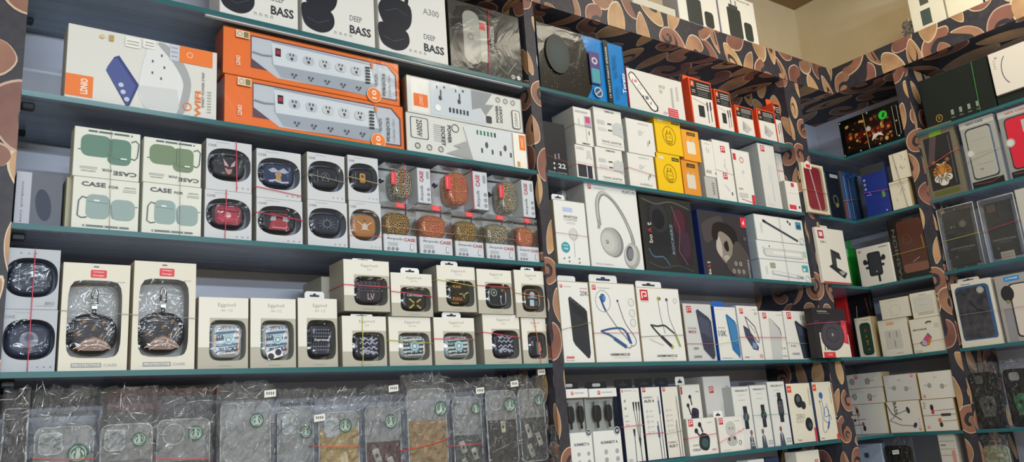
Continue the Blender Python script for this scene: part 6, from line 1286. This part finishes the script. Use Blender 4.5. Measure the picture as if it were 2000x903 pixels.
# fifth shelf: earphone boxes
def art_er(k, lg=(.84, .8), col=('a8a49c', 'a8a49c')):
    def f(p):
        plogo(p, lg[0], lg[1], .035 if k > 2 else .04, 'cf4450')
        if k in (0, 1, 2):
            for u, v, s_ in ((.3, .5, 1), (.66, .44, -1)): p.ring(u, v, .045, .02, '8a8882', 1.3); p.e(u, v, .03, 'a6a49e', 1.4); p.l([(u - .05 * s_, v), (u - .16 * s_, v + .03)], .018, 'b4b2aa')
            p.t('type-c', .5, .78, .06, '9a968c', rot=0, wd=.1)
        if k == 3:
            p.e(.32, .78, .035, '2a2a2e', 1.8); p.e(.34, .66, .03, 'c86a38', 1.5); p.e(.42, .34, .03, 'b83a4c', 1.5); p.e(.44, .2, .035, '2a2a2e', 1.8); p.l([(0, .6), (.3, .66)], .012, '55534e'); p.l([(0, .3), (.4, .32)], .012, '55534e'); p.rr(.1, .44, .26, .52, .02, '2e2e32'); p.l([(0, .48), (.5, .5)], .01, '55534e'); p.l([(.3, .9), (.36, 0)], .008, '8a8882')
        if k == 4:
            p.l([(.0, .95), (.14, .6), (.4, .4)], .03, '5c5a58'); p.l([(.04, .4), (.3, .6), (.6, .7)], .016, '6a6864'); p.l([(.04, .4), (.36, .24), (.74, .2)], .016, '6a6864'); p.e(.64, .7, .05, '3a3c44', 1.9, 12); p.e(.78, .22, .05, '3a3c50', 1.6, -30); p.t('BASS', .27, .78, .1, '5a5852', rot=-90, wd=.4, b=True); p.lines(.9, .94, (.2, .3, .4), 'd8a0a0', .03)
        if k == 5:
            p.t('Feel', .1, .82, .08, '8a867c', rot=90, wd=.2); p.e(.32, .74, .05, '2c2a2c', 1.9); p.e(.33, .6, .045, 'b83448', 1.4); p.l([(.36, .64), (1, .66)], .012, '8a4a58'); p.e(.52, .2, .05, '3a2c28', 1.4); p.e(.5, .34, .05, 'cc7430', 1.3); p.l([(.55, .3), (1, .32)], .012, '7a5a4c'); p.rr(.56, .46, .86, .54, .03, '2e2e32'); p.l([(0, .5), (1, .5)], .012, '5c5a56')
    return f
kw = dict(name='earphone_box', cat='boxed earphones', c='d8d4cc', side='b49c70', dep=.05, group='white earphone boxes on the fifth shelf')
r1 = carton('B', 1657, 1737, 793, ZS['e'], label='white box with orange and red earphone pair, lower left of the set', art=art_er(3, (.3, .9)), s=.006, **kw)
r2 = carton('B', 1648, 1730, 763, r1['top'] + .0005, label='thin white earphone box, middle of the left stack', art=art_er(1, (.66, .3)), s=.006, **kw)
r3 = carton('B', 1642, 1726, 735, r2['top'] + .0005, label='thin white earphone box topping the left stack', art=art_er(0, (.4, .8)), s=.006, **kw)
r4 = carton('B', 1740, 1806, 786, ZS['e'], label='white box with grey crossing earphones and sideways lettering', art=art_er(4, (.96, 1.2) if 0 else (.9, .1)), s=.004, **kw)
r5 = carton('B', 1732, 1797, 735, r4['top'] + .0005, label='grey-tinted white earphone box above the crossing earphones', art=art_er(2, (.88, .92)), s=.004, **dict(kw, c='cac8c6'))
r6 = carton('B', 1808, 1874, 782, ZS['e'], label='white box with red and orange earphones and dark remote, lower right', art=art_er(5, (.12, .14)), s=.004, **kw)
r7 = carton('B', 1800, 1870, 729, r6['top'] + .0005, label='white earphone box topping the right stack', art=art_er(2, (.1, .12)), s=.004, **kw)
# lowest shelf corner
def art_lb(p): p.rr(.3, .78, .5, .86, .03, '3a4668'); p.rr(.14, .1, .9, .66, .1, 'd8c8c4'); p.ring(.4, .82, .1, .01, 'b8c4d8')
carton('B', 1690, 1742, 868, ZS['f'], 'pale_blue_case_box', 'pale blue phone case box rising at the lower edge of the corner bay', 'boxed phone case', c='aab6cc', dep=.03, art=art_lb, s=.01)
phone_bag('B', 1748, 1800, 872, ZS['f'] + .001, 'dark bagged phone case at the lower edge of the corner bay', 'bagged cases on the lowest shelf', None, None, mat('2a2422', .3), 'none', seed=71, opaque=True, tagp=(.5, .9), bagtop=.14)
def art_gs(p): p.lines(.05, .95, (.9, .8, .72), 'a8a298', .01); p.lines(.1, .4, (.85,), '6a6660', .014); p.r(.7, .5, .9, .78, 'c88a84')
carton('B', 1858, 1893, 848, ZS['f'], 'striped_white_box', 'white and grey striped box below the shelf beside the patterned partition', 'box', c='c9c5bc', dep=.05, art=art_gs, s=.01)

# ================================================================ FAR RIGHT BAY
def art_blackbox(p):
    p.ring(.2, .16, .045, .01, 'b08a3c', 1.2); p.t('V', .2, .16, .08, 'b08a3c', wd=.03, b=True)
    for i in range(4): p.r(.38 + .12 * i, .14, .42 + .12 * i, .24, '8a9088'); p.r(.37 + .12 * i, .08, .43 + .12 * i, .1, '6a7068')
    p.lines(.05, .95, (.985,), '3a4240', .01)
bb = carton('B', 1812, 1948, 160, ZS['a'] + .0, 'flat_black_box', 'black box with a small gold square mark and four pale icons', 'box', c='1a211f', dep=.14, s=.01, art=art_blackbox)
band(bb, '4aa050', 'green rubber band upright on the black box with gold mark', x=.78, x2=.8)
def art_ring(p): p.l([(.34 - .16 * math.cos(t), .52 + .36 * math.sin(t)) for t in [i * .12 - 1.08 for i in range(19)]], .014, '46465c'); p.lines(.06, .1, (.8, .74, .68, .62), 'b4a898', .02); p.rr(.1, .84, .14, .88, .01, 'b08a7c')
loc, r, w, h = place('B', 1952, 2050, 96, ZS['a'], .0)
rb = carton('B', 1952, 2060, 100, ZS['a'], 'white_arc_box', 'white box with a thin dark arc at the upper right edge of the picture', 'box', c='d9d4cc', dep=.09, art=art_ring, s=-.0) if 0 else None
blk = carton('B', 1950, 2080, 190, ZS['a'], 'low_black_box', 'low black box under the white box with the dark arc', 'box', c='1c2320', dep=.12, s=.01)
rb = carton('B', 1946, 2064, 108, blk['top'] + .0006, 'white_arc_box', 'white box with a thin dark arc, cut by the right edge', 'box', c='d9d4cc', dep=.09, art=art_ring, s=.002)
# second shelf
def art_tiger(p):
    p.r(0, 0, 1, 1, '6f6858'); p.r(.1, .12, .9, .86, '2c2c2e'); p.p([(.12, .5), (.3, .86), (.5, .86), (.3, .5)], '54484a'); p.l([(.82, .16), (.82, .82)], .02, '55606a')
    p.rr(.3, .86, .66, .98, .02, '7a9a34'); p.ring(.48, .92, .05, .012, 'a8bc6c'); p.r(.14, .04, .86, .1, '5c6030')
    p.e(.48, .35, .27, 'b0743a', .92); p.e(.28, .5, .06, '8c5c34', 1.); p.e(.68, .5, .06, '8c5c34', 1.)
    p.e(.36, .27, .15, 'cdc6b8', .8, 20); p.e(.6, .27, .15, 'cdc6b8', .8, -20); p.e(.48, .2, .13, 'd4cec2', .7); p.e(.4, .46, .07, 'd0b890', .5, -15); p.e(.57, .46, .07, 'd0b890', .5, 15)
    R = random.Random(2)
    for i in range(9):
        for sg in (-1, 1):
            t = .35 + i * .3; u, v = .48 + sg * .25 * math.sin(t), .35 + .16 * math.cos(t); p.l([(u, v), (u - sg * .07 * math.sin(t) - sg * .02, v - .05 * math.cos(t)), (u - sg * .1 * math.sin(t), v - .06 * math.cos(t) + .02)], .018, '2c221a')
    for k in range(3): p.l([(.42, .5 + .025 * k), (.48, .515 + .025 * k), (.54, .5 + .025 * k)], .014, '2c221a')
    for sg in (-1, 1): p.e(.48 + sg * .1, .405, .03, '2c221a', .6); p.e(.48 + sg * .1, .405, .014, 'c8a040', .8)
    p.p([(.40, .4), (.44, .31), (.52, .31), (.56, .4)], 'b8803f'); p.p([(.43, .31), (.53, .31), (.48, .275)], '8a5048'); p.l([(.38, .24), (.48, .255), (.58, .24)], .01, '4a3a30'); p.l([(.48, .275), (.48, .255)], .01, '4a3a30')
tg = carton('B', 1818, 1887, 257, ZS['b'], 'tiger_case_box', 'brown framed box with a tiger head phone case behind clear film', 'boxed phone case', c='6f6858', side='7d735c', dep=.03, s=.008, art=art_tiger)
band(tg, 'e06868', 'red rubber band rising across the tiger case box', z=.45, z2=.6)
def art_new(c, red):
    def f(p):
        p.r(0, .9, 1, 1, 'b4b4b0'); p.t('NEW CASE', .45, .95, .035, 'a83a44' if red else '3a3c40', wd=.5, b=True); p.rr(.12, .12, .88, .88, .12, '33363c'); p.rr(.15, .14, .84, .86, .11, c); p.e(.18, .52, .12, 'c9cac6'); p.ring(.18, .52, .1, .012, '55585c'); p.l([(.86, .16), (.86, .84)], .02, '55709c'); p.r(.05, .0, .95, .1, '241f22'); p.l([(.1, .07), (.6, .05), (.9, .1)], .015, '7c5a5c')
        if red: p.r(.55, .62, .84, .8, 'a8b0ac'); p.e(.7, .5, .08, 'c8b840')
        else: p.t('10', .4, .26, .03, '4a4c50', wd=.08); p.lines(.3, .75, (.7, .5, .34), 'a8a8a2', .01)
    return f
nc1 = carton('B', 1899, 1968, 243, ZS['b'], 'grey_case_card', 'grey shaped card with a pale grey phone case and round badge', 'packed phone case', c='9a9c9a', dep=.02, s=.01, art=art_new('a4a49c', 0))
nc2 = carton('B', 1975, 2055, 222, ZS['b'], 'red_case_card', 'card with a bright red phone case cut by the right edge', 'packed phone case', c='8c8e8c', dep=.02, s=.01, art=art_new('c8283c', 1))
band(nc1, 'b8bab4', 'pale rubber band across the grey phone case card', z=.42, z2=.5, r=.0006)
# third shelf
def clearbox(xl, xr, yt, label, k):
    loc, r, w, h = place('B', xl, xr, yt, ZS['c'], .008); o = empty('clear_case_box', loc, r, label, 'boxed phone case', 'clear phone case boxes with white edges')
    d = .025; q = MB(); q.box(0, 0, 0, w, d, h, 'clearbox', .001); q.build('clear_box', o)
    q = MB()
    for a, b in (((0, 0), (w, 0)), ((w, 0), (w, h)), ((w, h), (0, h)), ((0, h), (0, 0))): q.tube([(a[0], -.0005, a[1]), (b[0], -.0005, b[1])], .0012, 'c4c4be', 4)
    q.build('white_edging', o)
    q = MB(); pts = []
    q.box(w * .1, .004, h * .05, w * .9, .016, h * .93, mat('1e2324', .3), .004); p = Pr(q, w, h, .004)
    p.t('SUPER PROTECTED SHIELD', .5, .33, .028, 'a8aaa4', wd=.66, b=True); p.lines(.35, .7, (.29,), '7a7c78', .008); p.e(.3, .2, .035, '6a6e6c')
    if k == 0: p.e(.3, .68, .03, 'a0a4a4'); p.e(.38, .68, .025, 'a0a4a4'); p.e(.62, .7, .1, '8c908c'); p.ring(.62, .7, .085, .01, '5a5e5c')
    else: p.rr(.2, .78, .44, .9, .04, '6c5a50'); p.rr(.5, .5, .8, .9, .12, '2c3034'); p.rr(.32, .0, .7, .14, .01, 'd0ccc4'); p.lines(.36, .66, (.09, .05), 'a87a78', .01)
    q.build('phone_case', o)
    return dict(o=o, top=loc[2] + h, loc=loc, w=w, h=h, dep=d, r=r)
cb1 = clearbox(1852, 1925, 412, 'clear white-edged box with a black phone case, nearer the partition', 0)
cb2 = clearbox(1934, 2006, 394, 'clear white-edged box with a black phone case and white sticker', 1)
carton('B', 2009, 2080, 372, ZS['c'], 'white_edge_box', 'pale box edge at the right border of the third shelf', 'box', c='b8b6ae', dep=.03, s=.01)
band(cb1, 'b8c060', 'yellow rubber band across the first clear white-edged box', z=.48, z2=.5, r=.0007)
band(cb2, 'c04868', 'red rubber band rising across the second clear white-edged box', z=.5, z2=.56, r=.0007)
# fourth shelf
def art_bc(p): p.rr(.08, .08, .94, .93, .12, '3a5a86'); p.rr(.1, .12, .86, .9, .1, 'marble'); p.e(.72, .84, .09, 'a8aaa6'); p.ring(.72, .84, .07, .008, '5c605e'); p.l([(.4, .7), (.56, .55), (.76, .5)], .03, '23252c'); p.r(0, 0, 1, .1, 'd4cfc2'); p.t('Fancy', .4, .955, .03, '7a8a90', wd=.24, b=True)
    
bc = carton('B', 1880, 1960, 556, ZS['d'], 'blue_edged_case_box', 'white box with a dark marbled blue-edged phone case', 'boxed phone case', c='d4cfc2', dep=.03, s=.008, art=art_bc, tab=dict(u0=.2, u1=.75, th=.01, c='c4c4be'))
def art_jc(p): p.rr(.24, .9, .62, .97, .02, '2f86cc'); p.t('J-CASE', .43, .935, .03, 'dcecf8', wd=.3, b=True); p.rr(.3, .06, 1.0, .86, .1, '3c3a3c'); p.rr(.34, .08, .99, .84, .09, 'cdc4bc'); p.e(.26, .72, .16, '2c2c30', 1.3); p.e(.24, .6, .05, '8a7a5a', 1.0); p.r(.1, .0, .3, .5, '8a8a90')
jc = carton('B', 1967, 2050, 542, ZS['d'], 'spiked_case_box', 'grey box with a black-and-beige phone case and blue name label', 'boxed phone case', c='a09c9a', dep=.03, s=.008, art=art_jc)
band(bc, 'a89a94', 'thin grey rubber band across the blue-edged case box', z=.5, z2=.5, r=.0005)
band(jc, 'c88a94', 'pale pink rubber band across the grey box with blue label', z=.5, z2=.5, r=.0006)
# fifth shelf: bagged skull cases
def skull(c):
    def f(p):
        p.rr(.18, .8, .5, .95, .08, '6a6e6e' if c != 'g' else 'b0b4b4'); p.p([(.18, .5), (.4, .58), (.75, .56), (.8, .4), (.66, .2), (.3, .2), (.22, .34)], '6a6c6c' if c != 'g' else '3c8a68')
        R = random.Random(4)
        for i in range(22): u, v = R.uniform(.22, .76), R.uniform(.22, .56); p.l([(u, v), (u + R.uniform(-.1, .1), v - .06)], .014, 'a8a6a0' if c != 'g' else ('8ac0a4' if i % 2 else 'b04a3c'))
        p.e(.4, .42, .06, '2a2c2c'); p.e(.6, .42, .06, '2a2c2c')
    return f
sk1 = phone_bag('B', 1914, 1968, 731, ZS['e'] + .001, 'black bagged phone case with a pale grey skull-like drawing', 'bagged cases in the far right bay', None, None, mat('17181a', .25), 'none', seed=51, opaque=True, art=skull('w'), s=.02, bagtop=.16)
sk2 = phone_bag('B', 1980, 2046, 724, ZS['e'] + .001, 'black bagged phone case with a green drawing, cut by the right edge', 'bagged cases in the far right bay', None, None, mat('17181a', .25), 'none', seed=52, opaque=True, art=skull('g'), s=.02, bagtop=.16)
# lowest shelf
lc = phone_bag('B', 1935, 1995, 872, ZS['f'] + .001, 'bagged pale phone case with faded lettering at the lower right', 'bagged cases in the far right bay', None, None, mat('a8b09c', .4), 'none', seed=53, opaque=True, art=lambda p: (p.ring(.3, .86, .2, .04, 'c89a4c'), p.r(.5, .8, .8, .86, 'd8d8d0')), s=.02, bagtop=.16, txt='Fashion case')
# glinting wrap beside the first cable pack and by the partition
loc, r, w, h = place('A', 1088, 1112, 830, ZS['e'] + .001, .0)
crumple('clear_plastic_bag', 'crumpled clear bag bulging in front of the first cable pack', (loc[0], -.0 + .001, loc[2]), 0, .03, .03, h, 'bag', 15, wob=.006)
loc, r, w, h = place('A', 1065, 1098, 205, ZS['b'], .03)
